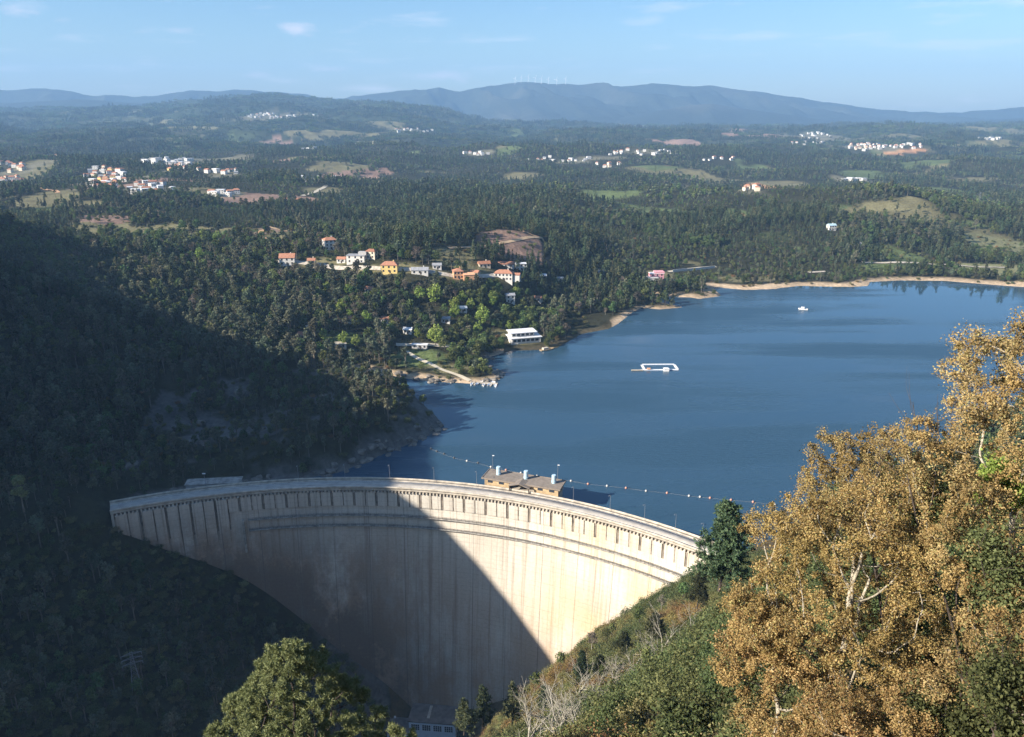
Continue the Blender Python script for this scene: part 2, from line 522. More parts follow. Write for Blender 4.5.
M['bushbrown'] = leaf_mat('brown_heath_leaves', [(0, (.13, .09, .04)), (.5, (.23, .165, .07)), (1, (.33, .26, .12))], 0.25, 0.3)
M['bushred'] = leaf_mat('rusty_oak_leaves', [(0, (.16, .10, .04)), (.5, (.25, .165, .07)), (1, (.34, .25, .11))], 0.25, 0.25)
M['busholive'] = leaf_mat('olive_heath_leaves', [(0, (.10, .10, .04)), (.5, (.19, .185, .075)), (1, (.29, .275, .125))], 0.25, 0.3)
M['white_wall'] = simple('white_render', (0.66, 0.64, 0.60), 0.8, 0.06, 0.7)
M['cream_wall'] = simple('cream_render', (0.68, 0.6, 0.47), 0.8, 0.08, 0.7)
M['yellow_wall'] = simple('yellow_render', (0.75, 0.56, 0.22), 0.8, 0.07, 0.7)
M['salmon_wall'] = simple('salmon_render', (0.68, 0.38, 0.22), 0.8, 0.08, 0.7)
M['pink_wall'] = simple('pink_render', (0.75, 0.36, 0.4), 0.8, 0.08, 0.7)
M['grey_wall'] = simple('grey_render', (0.45, 0.44, 0.43), 0.85, 0.1, 0.7)
M['red_roof'] = simple('terracotta_tiles', (0.42, 0.20, 0.125), 0.85, 0.2, 1.5)
M['old_roof'] = simple('weathered_tiles', (0.34, 0.16, 0.10), 0.9, 0.25, 1.5)
M['grey_roof'] = simple('grey_roofing', (0.30, 0.31, 0.33), 0.8, 0.15, 0.8)
M['white_roof'] = simple('white_roofing', (0.74, 0.75, 0.77), 0.7, 0.06, 0.5)
M['glass'] = simple('window_glass', (0.03, 0.04, 0.055), 0.12, 0.1, 1, spec=0.6)
M['shutter'] = simple('window_shade', (0.12, 0.10, 0.09), 0.6, 0.1, 1)
M['asphalt'] = simple('worn_asphalt', (0.16, 0.155, 0.15), 0.9, 0.15, 0.6)
M['deck'] = simple('crest_road_surface', (0.40, 0.37, 0.33), 0.9, 0.12, 0.35)
M['kerb'] = simple('kerb_concrete', (0.47, 0.42, 0.35), 0.9, 0.2, 0.5)
M['dirt'] = simple('pale_dirt_track', (0.46, 0.33, 0.20), 0.95, 0.12, 0.2)
M['orange_dirt'] = simple('orange_earth_track', (0.5, 0.30, 0.16), 0.95, 0.12, 0.2)
M['path'] = simple('pale_path', (0.55, 0.49, 0.38), 0.9, 0.1, 0.3)
M['metal'] = simple('galvanised_steel', (0.26, 0.27, 0.29), 0.5, 0.08, 3, metal=0.3)
M['paint_white'] = simple('white_paint', (0.8, 0.8, 0.8), 0.45, 0.04, 2)
M['paint_blue'] = simple('pale_blue_paint', (0.42, 0.58, 0.68), 0.5, 0.06, 2)
M['blue_float'] = simple('blue_plastic', (0.16, 0.33, 0.62), 0.5, 0.06, 2)
M['rail'] = simple('dark_handrail', (0.09, 0.085, 0.08), 0.6, 0.1, 3)
M['buoy_red'] = simple('orange_buoy_plastic', (0.62, 0.30, 0.22), 0.5, 0.05, 2)
M['buoy_white'] = simple('white_buoy_plastic', (0.58, 0.56, 0.52), 0.5, 0.05, 2)
M['tan_stone'] = simple('tan_stone_cladding', (0.46, 0.34, 0.20), 0.9, 0.15, 0.9)
M['brown_roof'] = simple('brown_flat_roof', (0.24, 0.2, 0.165), 0.9, 0.12, 0.6)
M['stone'] = simple('grey_stone', (0.30, 0.28, 0.25), 0.95, 0.3, 0.5, bump=0.5)
M['powder'] = simple('bluish_white_render', (0.66, 0.72, 0.78), 0.8, 0.06, 0.6)
M['dark_roof'] = simple('dark_bitumen_roof', (0.19, 0.17, 0.155), 0.9, 0.2, 0.4)


def concrete_mat():
    m, nt, out = new_mat('dam_concrete')
    b = N(nt, 'ShaderNodeBsdfPrincipled'); b.inputs['Roughness'].default_value = 0.9; b.inputs['Specular IOR Level'].default_value = 0.2
    uv = N(nt, 'ShaderNodeUVMap'); uv.uv_map = 'UVMap'
    sx = N(nt, 'ShaderNodeSeparateXYZ'); nt.links.new(uv.outputs[0], sx.inputs[0])
    U, Vv = sx.outputs[0], sx.outputs[1]
    def math_(op, a, bb=None, c=None):
        n = N(nt, 'ShaderNodeMath', operation=op)
        for s, v in zip(n.inputs, (a, bb, c)):
            if v is None: continue
            if isinstance(v, bpy.types.NodeSocket): nt.links.new(v, s)
            else: s.default_value = v
        return n.outputs[0]
    def noise(us, vs, detail=4, rough=0.6, off=0.0):
        cb = N(nt, 'ShaderNodeCombineXYZ')
        nt.links.new(math_('MULTIPLY', U, us), cb.inputs[0]); nt.links.new(math_('MULTIPLY_ADD', Vv, vs, off), cb.inputs[1])
        n = N(nt, 'ShaderNodeTexNoise'); n.inputs['Scale'].default_value = 1; n.inputs['Detail'].default_value = detail; n.inputs['Roughness'].default_value = rough
        nt.links.new(cb.outputs[0], n.inputs['Vector'])
        return n.outputs['Fac']
    base = mixc(nt, ramp(nt, [(0.35, 0.0), (0.65, 1.0)], noise(.03, .03)).outputs[0], (.56, .52, .45), (.67, .63, .555))
    # narrow vertical run-off streaks, dark and pale
    s1 = ramp(nt, [(0.5, 0.0), (0.68, 1.0)], noise(0.42, 0.007, 6, 0.75)).outputs[0]
    base = mixc(nt, math_("MULTIPLY", s1, 0.9), base, (.24, .195, .15))
    s2 = ramp(nt, [(0.56, 0.0), (0.74, 1.0)], noise(0.9, 0.018, 4, 0.7, 31.0)).outputs[0]
    base = mixc(nt, math_('MULTIPLY', s2, 0.45), base, (.76, .73, .67))
    # broad brown seepage stains low down and towards the left bank
    lowmask = ramp(nt, [(0.0, 0.0), (1.0, 1.0)], math_('MULTIPLY_ADD', Vv, -1 / 90.0, 0.0)).outputs[0]
    leftm = ramp(nt, [(0.0, 1.0), (1.0, 0.0)], math_('DIVIDE', U, 150.0)).outputs[0]
    upper = ramp(nt, [(0.0, 0.3), (1.0, 1.0)], math_('MULTIPLY_ADD', Vv, -1 / 26.0, -0.25)).outputs[0]
    st = math_('MULTIPLY', ramp(nt, [(0.32, 0.0), (0.55, 1.0)], noise(.05, .018, 8, 0.72, 7.0)).outputs[0], math_('MULTIPLY_ADD', leftm, 0.7, math_('MULTIPLY', lowmask, 0.5)))
    base = mixc(nt, math_('MINIMUM', math_('MULTIPLY', math_('MULTIPLY', st, upper), 1.6), 0.88), base, (.42, .27, .17))
    # ragged dark band, strongest low down and towards the left
    tz = math_('MULTIPLY', lowmask, ramp(nt, [(0.3, 0.0), (0.5, 1.0)], noise(.05, .035, 9, .75, 91.0)).outputs[0])
    tz = math_('MULTIPLY', tz, leftm)
    base = mixc(nt, math_('MINIMUM', math_('MULTIPLY', tz, 3.2), 0.8), base, (.12, .095, .075))
    # ochre patch at the right abutment
    oc = math_('MULTIPLY', ramp(nt, [(0.42, 0.0), (0.62, 1.0)], noise(.045, .03, 4, .6, 55.0)).outputs[0], ramp(nt, [(0.62, 0.0), (0.9, 1.0)], math_('DIVIDE', U, 250.0)).outputs[0])
    base = mixc(nt, math_('MULTIPLY', oc, 0.5), base, (.62, .45, .20))
    # lift lines every 2 m, contraction joints every 15.5 m
    fl = math_('FRACT', math_('DIVIDE', Vv, 2.0)); lm = math_('LESS_THAN', fl, 0.09)
    lm = math_('MULTIPLY', lm, ramp(nt, [(0.35, 0.0), (0.6, 1.0)], noise(.06, .3, 3)).outputs[0])
    base = mixc(nt, math_('MULTIPLY', lm, 0.3), base, (.2, .18, .15))
    fj = math_('FRACT', math_('DIVIDE', math_('ADD', U, 4.0), 15.5)); jm = math_('LESS_THAN', fj, 0.022)
    base = mixc(nt, math_('MULTIPLY', jm, ramp(nt, [(0.35, 0.15), (0.6, 0.6)], noise(.07, .01)).outputs[0]), base, (.12, .10, .085))
    fine = ramp(nt, [(0.3, 0.86), (0.7, 1.06)], noise(.9, .9, 6, .7)).outputs[0]
    base = mixc(nt, 1.0, base, fine, 'MULTIPLY')
    nt.links.new(base, b.inputs['Base Color'])
    bp = N(nt, 'ShaderNodeBump'); bp.inputs['Strength'].default_value = 0.5; bp.inputs['Distance'].default_value = 0.12
    hh = math_('MULTIPLY_ADD', math_('ADD', lm, jm), -0.5, noise(.9, .9, 5, .6))
    nt.links.new(hh, bp.inputs['Height']); nt.links.new(bp.outputs[0], b.inputs['Normal'])
    nt.links.new(b.outputs[0], out.inputs[0])
    return m


M['concrete'] = concrete_mat()
M['slot_dark'] = simple('slot_shade_concrete', (0.22, 0.185, 0.15), 0.95, 0.4, 0.4)  # darkened tone that paints shade into the panel gaps


def ground_mat():
    m, nt, out = new_mat('ground_cover')
    b = N(nt, 'ShaderNodeBsdfPrincipled'); b.inputs['Roughness'].default_value = 0.95; b.inputs['Specular IOR Level'].default_value = 0.1
    at = N(nt, 'ShaderNodeAttribute'); at.attribute_name = 'cover'
    geo = N(nt, 'ShaderNodeNewGeometry')
    def noise(scale, det=6):
        n = N(nt, 'ShaderNodeTexNoise'); n.inputs['Scale'].default_value = scale; n.inputs['Detail'].default_value = det; n.inputs['Roughness'].default_value = 0.65
        nt.links.new(geo.outputs['Position'], n.inputs['Vector']); return n.outputs['Fac']
    c = mixc(nt, 1.0, at.outputs['Color'], ramp(nt, [(0.3, 0.62), (0.7, 1.35)], noise(0.02)).outputs[0], 'MULTIPLY')
    c = mixc(nt, 1.0, c, ramp(nt, [(0.3, 0.6), (0.7, 1.35)], noise(0.35)).outputs[0], 'MULTIPLY')
    nt.links.new(c, b.inputs['Base Color'])
    bp = N(nt, 'ShaderNodeBump'); bp.inputs['Strength'].default_value = 0.7; bp.inputs['Distance'].default_value = 1.2
    nt.links.new(noise(0.25, 8), bp.inputs['Height']); nt.links.new(bp.outputs[0], b.inputs['Normal'])
    nt.links.new(b.outputs[0], out.inputs[0])
    return m


def water_mat():
    m, nt, out = new_mat('lake_water')
    b = N(nt, 'ShaderNodeBsdfPrincipled')
    b.inputs['Base Color'].default_value = (0.028, 0.07, 0.115, 1); b.inputs['Roughness'].default_value = 0.09; b.inputs['IOR'].default_value = 1.33
    geo = N(nt, 'ShaderNodeNewGeometry')
    mp = N(nt, 'ShaderNodeMapping'); mp.inputs['Scale'].default_value = (0.25, 0.9, 1); nt.links.new(geo.outputs['Position'], mp.inputs['Vector'])
    n1 = N(nt, 'ShaderNodeTexNoise'); n1.inputs['Scale'].default_value = 0.9; n1.inputs['Detail'].default_value = 6; n1.inputs['Roughness'].default_value = 0.62
    nt.links.new(mp.outputs[0], n1.inputs['Vector'])
    mp2 = N(nt, 'ShaderNodeMapping'); mp2.inputs['Scale'].default_value = (0.004, 0.022, 1); nt.links.new(geo.outputs['Position'], mp2.inputs['Vector'])
    n2 = N(nt, 'ShaderNodeTexNoise'); n2.inputs['Scale'].default_value = 1; n2.inputs['Detail'].default_value = 4; nt.links.new(mp2.outputs[0], n2.inputs['Vector'])
    wind = ramp(nt, [(0.42, 0.03), (0.58, 1.0)], n2.outputs['Fac'])
    bp = N(nt, 'ShaderNodeBump'); bp.inputs['Distance'].default_value = 0.28
    nt.links.new(wind.outputs[0], bp.inputs['Strength']); nt.links.new(n1.outputs['Fac'], bp.inputs['Height'])
    sl = ramp(nt, [(0.42, 0.75), (0.58, 0.38)], n2.outputs['Fac']); nt.links.new(sl.outputs[0], b.inputs['Specular IOR Level'])
    rr = ramp(nt, [(0.4, 0.04), (0.6, 0.4)], n2.outputs['Fac']); nt.links.new(rr.outputs[0], b.inputs['Roughness'])
    nt.links.new(bp.outputs[0], b.inputs['Normal']); nt.links.new(b.outputs[0], out.inputs[0])
    return m


M['ground'] = ground_mat(); M['water'] = water_mat()

# ------------------------------------------------------------------ clearings (real patches of ground)
PATCH = []  # cx, cy, half-width x, half-depth y, rot, kind


def patch(px, py, rx, ry, kind, clear=True):
    c = ground_hit(px, py)
    t = ground_hit(px, py - ry); b = ground_hit(px, py + ry)
    _, _, dep = project(c[0], c[1], c[2])
    PATCH.append((c[0], (t[1] + b[1]) / 2, rx * float(dep) / FPX, max(abs(t[1] - b[1]) / 2, 6.0), kind, clear))


for a in [(512, 244, 34, 13, 'clearcut'), (282, 238, 24, 7, 'dry'), (235, 234, 26, 6, 'grass'), (40, 200, 34, 8, 'dry'), (22, 214, 30, 6, 'grass'), (85, 206, 22, 5, 'dry'),
          (322, 190, 18, 4, 'dry'), (205, 236, 18, 4, 'grass'), (735, 213, 14, 4, 'grass'), (738, 214, 4, 2, 'orange'), (580, 210, 16, 4, 'grass'), (700, 213, 16, 3, 'grass'),
          (1000, 246, 34, 12, 'scrub'), (895, 254, 22, 10, 'grass'), (885, 268, 24, 5, 'grass'), (968, 224, 20, 3, 'grass'), (990, 270, 30, 6, 'scrub'),
          (845, 227, 12, 2.5, 'dry'), (800, 250, 8, 3, 'grass'), (742, 279, 34, 3, 'dry'), (690, 263, 10, 2, 'dry'),
          (425, 358, 26, 8, 'grass'), (345, 338, 16, 6, 'grass'), (450, 368, 22, 6, 'dry'), (246, 286, 14, 3, 'grass'), (250, 288, 10, 3, 'grass'),
          (345, 232, 10, 2, 'orange'), (455, 255, 20, 5, 'dry'), (400, 268, 60, 4, 'dry'), (470, 268, 40, 4, 'dry'), (325, 262, 22, 4, 'dry'),
          (523, 338, 24, 5, 'dry'), (660, 275, 16, 4, 'dry'),
          (105, 180, 24, 6, 'village'), (172, 162, 36, 5, 'village'), (12, 172, 16, 8, 'village'), (155, 192, 26, 5, 'village'), (228, 172, 22, 3, 'village'), (228, 195, 14, 3, 'village'),
          (318, 179, 30, 3, 'village'), (286, 116, 42, 3, 'village'), (412, 131, 26, 2, 'village'), (310, 148, 8, 2, 'village'), (480, 153, 14, 2, 'village'),
          (820, 138, 34, 4, 'village'), (878, 147, 36, 4, 'village'), (900, 152, 24, 2, 'orange'), (990, 139, 16, 1.5, 'village'), (858, 181, 20, 2, 'village'),
          (600, 158, 26, 2, 'village'), (640, 152, 26, 2, 'village'), (570, 162, 20, 2, 'village'), (750, 190, 16, 3, 'village'), (700, 180, 20, 3, 'dry'), (780, 184, 24, 3, 'dry'), (760, 187, 18, 2, 'orange'),
          (640, 126, 22, 2, 'dry'), (520, 176, 20, 3, 'dry'), (430, 196, 16, 3, 'dry'), (660, 168, 20, 2.5, 'grass'), (940, 190, 20, 3, 'grass')]:
    patch(*a)


def stand(x, y):
    """forestry stands: each irregular block of woodland has its own value 0..1"""
    wx = x + 60 * fbm(x / 150, y / 150, 3, 801); wy = y + 60 * fbm(x / 150, y / 150, 3, 802)
    c = np.interp(y, [700, 1500, 3500], [120, 170, 300]) 
    c = np.where(y < 1100, 120.0, np.where(y < 2200, 170.0, 280.0))
    best = np.full(x.shape, 1e9); val = np.zeros(x.shape)
    ix = np.floor(wx / c); iy = np.floor(wy / c)
    for dx in (-1, 0, 1):
        for dy in (-1, 0, 1):
            jx = ix + dx; jy = iy + dy
            px = (jx + _hash(jx, jy, 811)) * c; py = (jy + _hash(jx, jy, 812)) * c
            d = (wx - px) ** 2 + (wy - py) ** 2
            m = d < best
            best = np.where(m, d, best); val = np.where(m, _hash(jx, jy, 813), val)
    return val


def patch_masks(x, y):
    wob = fbm(x / 40, y / 60, 3, 77) * 0.35
    res = {}
    clear = np.zeros(x.shape)
    gl = 0.5 + 0.5 * fbm(x / 170 + 5, y / 210, 4, 611)
    gl = sstep(.66, .71, gl) * sstep(850, 1100, y) * (1 - sstep(5200, 7000, y)) * (1 - .75 * sstep(2300, 3600, y) * (fbm(x / 260, y / 260, 2, 619) > -.2))
    st = stand(x, y); cut = (st < .075) * ((y > 780) & (y < 5500)) * (fbm(x / 30, y / 30, 2, 5) > -.35)
    res['clearcut'] = cut * (st < .035) * 1.0; res['dry'] = cut * (st >= .035) * 1.0; clear = np.maximum(clear, cut)
    ty = 0.5 + 0.5 * fbm(x / 300, y / 300, 3, 617)
    res['dry'] = np.maximum(res['dry'], gl * (ty > .4)); res['grass'] = gl * (ty <= .4); clear = np.maximum(clear, gl)
    for cx, cy, a, b, kind, cl in PATCH:
        q = ((x - cx) / a) ** 2 + ((y - cy) / b) ** 2
        w = sstep(1.25, 0.85, np.sqrt(q) + wob)
        res[kind] = np.maximum(res.get(kind, 0), w)
        if cl: clear = np.maximum(clear, w)
    return res, clear


def cliff_mask(x, y):
    return sstep(.05, .3, fbm(x / 26, y / 18, 4, 19)) * ((y > 322) & (y < 440) & (x > -190) & (x < -30))


COVER = {'clearcut': (.25, .165, .125), 'dry': (.165, .15, .078), 'grass': (.105, .135, .052), 'orange': (.48, .26, .13), 'scrub': (.19, .19, .10), 'village': (.16, .15, .10)}

# ------------------------------------------------------------------ terrain sheet
az = np.concatenate([np.linspace(-120, -44, 60, endpoint=False), np.linspace(-44, 44, 620, endpoint=False), np.linspace(44, 120, 50)])
az = np.radians(az)
rr_ = np.concatenate([np.exp(np.linspace(math.log(2.0), math.log(240), 150, endpoint=False)), np.exp(np.linspace(math.log(240), math.log(1300), 260, endpoint=False)),
                      np.exp(np.linspace(math.log(1300), math.log(12400), 330))])
A_, R_ = np.meshgrid(az, rr_)
GX = R_ * np.sin(A_); GY = R_ * np.cos(A_)
GZ = height(GX, GY)
nr, na = GX.shape
idx = np.arange(nr * na).reshape(nr, na)
F = np.stack([idx[:-1, :-1], idx[:-1, 1:], idx[1:, 1:], idx[1:, :-1]], -1).reshape(-1, 4)
V = np.stack([GX, GY, GZ], -1).reshape(-1, 3)
me = mesh_np('terrain', V, F[:, ::-1], M['ground'], smooth=True)
# land cover -> base colour of the ground
x = GX.ravel(); y = GY.ravel(); z = GZ.ravel()
cov = np.empty((x.size, 3)); cov[:] = (.034, .034, .018)
far = sstep(2300, 4200, y)
fc = 0.5 + 0.5 * fbm(x / 330, y / 420, 5, 91)
patchy = sstep(.55, .72, 0.5 + 0.5 * fbm(x / 240, y / 260, 4, 95))[:, None]
fcol = np.array((.018, .030, .016)) * (1 - fc[:, None]) + np.array((.045, .058, .028)) * fc[:, None]
fcol = fcol * (1 - .55 * patchy) + np.array((.10, .105, .055)) * .55 * patchy
cov = cov * (1 - far[:, None]) + fcol * far[:, None]
mt_ = sstep(6300, 7400, y)[:, None]
mcol = np.array((.026, .032, .022)) + 0.03 * sstep(.5, .8, 0.5 + .5 * fbm(x / 900, y / 900, 5, 57))[:, None] * np.array((1.1, .9, .7))
cov = cov * (1 - mt_) + mcol * mt_
pm, _ = patch_masks(x, y)
for k, w in pm.items():
    cov = cov * (1 - w[:, None]) + np.array(COVER[k]) * w[:, None]
sd = shore_dist(x, y)
gy, gx = np.gradient(GZ); 
slope = np.hypot(np.gradient(GZ, axis=0) / np.maximum(np.gradient(R_, axis=0), 1e-6), np.gradient(GZ, axis=1) / np.maximum(R_ * np.gradient(A_, axis=1), 1e-6)).ravel()
nearw = 1 - sstep(900, 1100, y)
sand = nearw * sstep(9, 4, sd + 3 * fbm(x / 12, y / 12, 3, 5)) * (y > 440)
beach_far = nearw * sstep(17, 9, sd + 7 * fbm(x / 30, y / 30, 3, 6)) * (y > 690)
sand = np.maximum(sand, beach_far)
sand[z > 6] = 0
sand[(x > -6) & (x < 78) & (y > 500) & (y < 665)] *= .12
cov = cov * (1 - sand[:, None]) + np.array((.44, .335, .225)) * sand[:, None]
rock = np.maximum(sstep(7, 3, sd + 3 * fbm(x / 7, y / 7, 3, 8)) * (y < 450) * (y > 295) * (z < 9), 0.8 * sstep(.85, 1.3, slope) * sstep(-.1, .3, fbm(x / 22, y / 22, 4, 9)) * (y < 560) * (np.hypot(x, y) > 60))
cov = cov * (1 - rock[:, None]) + np.array((.135, .13, .12)) * rock[:, None]
cliff = sstep(.05, .3, fbm(x / 26, y / 18, 4, 19)) * ((y > 322) & (y < 440) & (x > -190) & (x < -30) & (sd > 3))
cov = cov * (1 - .8 * cliff[:, None]) + np.array((.13, .125, .12)) * .8 * cliff[:, None]
brown = (y < 300) * (x > -60)
cov[(brown > 0) & (rock < .2)] = (.10, .075, .04)
ca = me.color_attributes.new('cover', 'FLOAT_COLOR', 'POINT')
ca.data.foreach_set('color', np.c_[cov, np.ones(len(cov))].astype(np.float32).ravel())
terrain = obj('terrain', me); tag(terrain, kind='structure')

# ------------------------------------------------------------------ lake surface
lake = [Vector((p[0], p[1], 0)) for p in LAKE]
me = bpy.data.meshes.new('lake_water')
tris = tessellate_polygon([lake])
cen = LAKE.mean(0)
outv = []
for i, p in enumerate(LAKE):
    a = LAKE[i - 1]; b = LAKE[(i + 1) % len(LAKE)]
    t = b - a; n = np.array([t[1], -t[0]]) / np.linalg.norm(t)
    q = p + n * 0.5
    if inside_lake(np.array([q[0]]), np.array([q[1]]))[0]: n = -n
    grow = 0.0 if (p[1] < 330 and -175 < p[0] < 80) else 3.0
    q = p + n * grow
    outv.append((q[0], q[1], 0.0))
me.from_pydata(outv, [], [tuple(t) for t in tris]); me.materials.append(M['water'])
bm = bmesh.new(); bm.from_mesh(me)
for f in bm.faces:
    if f.normal.z < 0: f.normal_flip()
bm.to_mesh(me); bm.free()
water = obj('water', me); tag(water, kind='structure')


# ------------------------------------------------------------------ draped roads and paths
def drape(name, px_pts, width, mat, lift=0.35, world=None, step=4.0):
    pts = [ground_hit(*p) for p in px_pts] if world is None else [np.array([p[0], p[1], 0]) for p in world]
    P2 = np.array([p[:2] for p in pts])
    seg = np.linalg.norm(np.diff(P2, axis=0), axis=1); L = np.r_[0, np.cumsum(seg)]
    n = max(3, int(L[-1] / step)); s = np.linspace(0, L[-1], n)
    # smooth the polyline
    X = np.interp(s, L, P2[:, 0]); Y = np.interp(s, L, P2[:, 1])
    for _ in range(3):
        X[1:-1] = (X[:-2] + 2 * X[1:-1] + X[2:]) / 4; Y[1:-1] = (Y[:-2] + 2 * Y[1:-1] + Y[2:]) / 4
    tx, ty = np.gradient(X), np.gradient(Y); l = np.hypot(tx, ty) + 1e-9
    nx, ny = -ty / l, tx / l
    rows = []
    for o in (-1, -.5, 0, .5, 1):
        xx = X + nx * o * width / 2; yy = Y + ny * o * width / 2
        rows.append(np.stack([xx, yy, height(xx, yy) + lift], -1))
    Vv = np.stack(rows, 1).reshape(-1, 3)
    ii = np.arange(n * 5).reshape(n, 5)
    Ff = np.stack([ii[:-1, :-1], ii[:-1, 1:], ii[1:, 1:], ii[1:, :-1]], -1).reshape(-1, 4)
    o = obj(name, mesh_np(name, Vv, Ff, mat, smooth=True)); tag(o, kind='structure')
    PATHS.append((np.stack([X, Y], -1), width))
    return o


PATHS = []
drape('path', [(402, 349), (425, 362), (448, 372), (470, 381)], 3.0, M['path'])
drape('path', [(396, 345), (420, 345), (448, 347), (470, 346)], 4.5, M['kerb'])
drape('dirt_track', [(515, 228), (530, 235), (546, 244)], 5, M['orange_dirt'], 0.5)
drape('dirt_track', [(448, 248), (490, 246), (546, 244)], 4, M['dirt'], 0.5)
drape('dirt_track', [(284, 242), (262, 238), (256, 234), (268, 228)], 6, M['orange_dirt'], 0.5)
drape('dirt_track', [(268, 227), (300, 234), (350, 241)], 5, M['dirt'], 0.5)
drape('dirt_track', [(302, 196), (318, 191), (326, 186)], 7, M['path'], 0.6)
drape('dirt_track', [(58, 193), (40, 187), (20, 184)], 7, M['orange_dirt'], 0.6)
drape('road', [(668, 272), (690, 269), (716, 267)], 4, M['path'], 0.5)
drape('road', [(862, 263), (900, 263), (950, 265), (1005, 268)], 6, M['kerb'], 0.8)
drape('road', [(808, 273), (826, 272)], 6, M['kerb'], 0.8)
drape('road', [(270, 262), (325, 266), (395, 270), (460, 278), (520, 280)], 5, M['kerb'], 0.5)


def path_dist(x, y):
    best = np.full(x.shape, 1e9)
    for P2, w in PATHS:
        for p in P2[::2]:
            hide = np.interp(p[1], [450, 800, 1500], [3, 13, 20])     # nothing tall straight in front of a track
            dy = y - p[1]; dy = np.where(dy < 0, np.minimum(dy + hide, 0), dy)
            best = np.minimum(best, np.hypot(x - p[0], dy) - w / 2 - 1)
    return best

# ------------------------------------------------------------------ the arch dam
dam = empty('arch_dam', (*dam_pt(0, R0, 0)[:2], CREST), 0, 'tall pale concrete arch dam curving across the gorge, half in shadow', 'dam')
DORG = Vector(dam.location)
END = math.radians(1.6)
PH0, PH1 = -HALF + math.radians(0.5), HALF + END


def rd(z):   # radius of the downstream face
    t = max(0.0, (6.9 - z) / 120.0)
    return R0 - 3.0 - 10.0 * t ** 1.4 - 2.0 * math.sin(min(t, 1) * math.pi)


def ru(z):
    t = max(0.0, (6.9 - z) / 120.0)
    return R0 + 3.0 + 6.0 * math.sin(min(t * 1.1, 1) * math.pi)


def local(p):
    return (p[0] - DORG.x, p[1] - DORG.y, p[2] - DORG.z)


def arc_sheet(name, cols, rings, mat, parent, closed=True, smooth=False, ph0=None, ph1=None, ends=True, uvs=True):
    """sweep a cross-section (list of (radius, z)) along the arc"""
    a0 = PH0 if ph0 is None else ph0; a1 = PH1 if ph1 is None else ph1
    n = len(rings); V = []; 
    for i in range(cols + 1):
        ph = a0 + (a1 - a0) * i / cols
        for r, z in rings:
            V.append(local(dam_pt(ph, r, z)))
    ii = np.arange((cols + 1) * n).reshape(cols + 1, n)
    nx = np.roll(ii, -1, axis=1) if closed else ii[:, 1:]
    cur = ii if closed else ii[:, :-1]
    Fq = np.stack([cur[:-1], cur[1:], nx[1:], nx[:-1]], -1).reshape(-1, 4)
    fl = [Fq]
    me = mesh_np(name, V, fl, mat)
    if ends and closed:
        bm = bmesh.new(); bm.from_mesh(me); bm.verts.ensure_lookup_table()
        bm.faces.new([bm.verts[k] for k in range(n)]); bm.faces.new([bm.verts[cols * n + k] for k in range(n)][::-1])
        bm.to_mesh(me); bm.free()
    if uvs:
        vn = len(me.vertices); vz = np.empty(vn * 3, np.float32); me.vertices.foreach_get('co', vz); vz = vz.reshape(-1, 3)
        px = vz[:, 0] + DORG.x - DC[0]; py = vz[:, 1] + DORG.y - DC[1]
        u = (np.arctan2(px * TAN[0] + py * TAN[1], px * NRM[0] + py * NRM[1]) + HALF) * R0
        lv = np.empty(len(me.loops), np.int32); me.loops.foreach_get('vertex_index', lv)
        ul = me.uv_layers.new(name='UVMap'); ul.data.foreach_set('uv', np.stack([u[lv], vz[lv, 2]], -1).astype(np.float32).ravel())
    bm = bmesh.new(); bm.from_mesh(me); bmesh.ops.recalc_face_normals(bm, faces=bm.faces); bm.to_mesh(me); bm.free()
    if smooth: me.polygons.foreach_set('use_smooth', [True] * len(me.polygons))
    return obj(name, me, parent)


zs = [6.9, 4, 1, -3, -8, -14, -22, -32, -44, -58, -72, -86, -100, -114, -122]
wall = arc_sheet('wall', 200, [(rd(z), z) for z in zs] + [(ru(z), z) for z in zs[::-1]], M['concrete'], dam, smooth=False)
arc_sheet('crest_deck', 200, [(R0 - 4.4, 6.95), (R0 - 4.4, 7.8), (R0 + 4.2, 7.8), (R0 + 4.2, 6.95)], M['kerb'], dam)
arc_sheet('roadway', 200, [(R0 - 2.4, 7.804), (R0 - 2.4, 7.86), (R0 + 2.4, 7.86), (R0 + 2.4, 7.804)], M['deck'], dam)
for r0, r1, r2 in ((R0 - 4.5, R0 - 4.15, R0 - 2.55), (R0 + 4.3, R0 + 3.95, R0 + 2.55)):
    arc_sheet('parapet', 200, [(r0, 7.805), (r0, 8.85), (r1, 8.85), (r1, 7.805)], M['kerb'], dam)
    arc_sheet('kerb', 200, [(r1 + (0.05 if r1 < R0 else -0.05), 7.81), (r1 + (0.05 if r1 < R0 else -0.05), 8.0), (r2, 8.0), (r2, 7.81)], M['kerb'], dam)
# painted edge lines on the roadway
for r in (R0 - 2.1, R0 + 2.1):
    arc_sheet('road_marking', 200, [(r - .07, 7.864), (r - .07, 7.868), (r + .07, 7.868), (r + .07, 7.864)], M['paint_white'], dam)


def radial_box(mb, ph, r, z0, z1, dr, dt, m=0):
    c = dam_pt(ph, r, (z0 + z1) / 2)
    t = TAN * math.cos(ph) - NRM * math.sin(ph)
    mb.box(local(c), (dt, dr, z1 - z0), m, math.atan2(t[1], t[0]))


cb = MB(); n = int((PH1 - PH0) * R0 / 1.5)
for i in range(n):
    radial_box(cb, PH0 + (PH1 - PH0) * (i + .5) / n, R0 - 3.9, 6.1, 6.945, 1.9, 0.62)
cb.build('corbel_row', M['kerb'], dam)


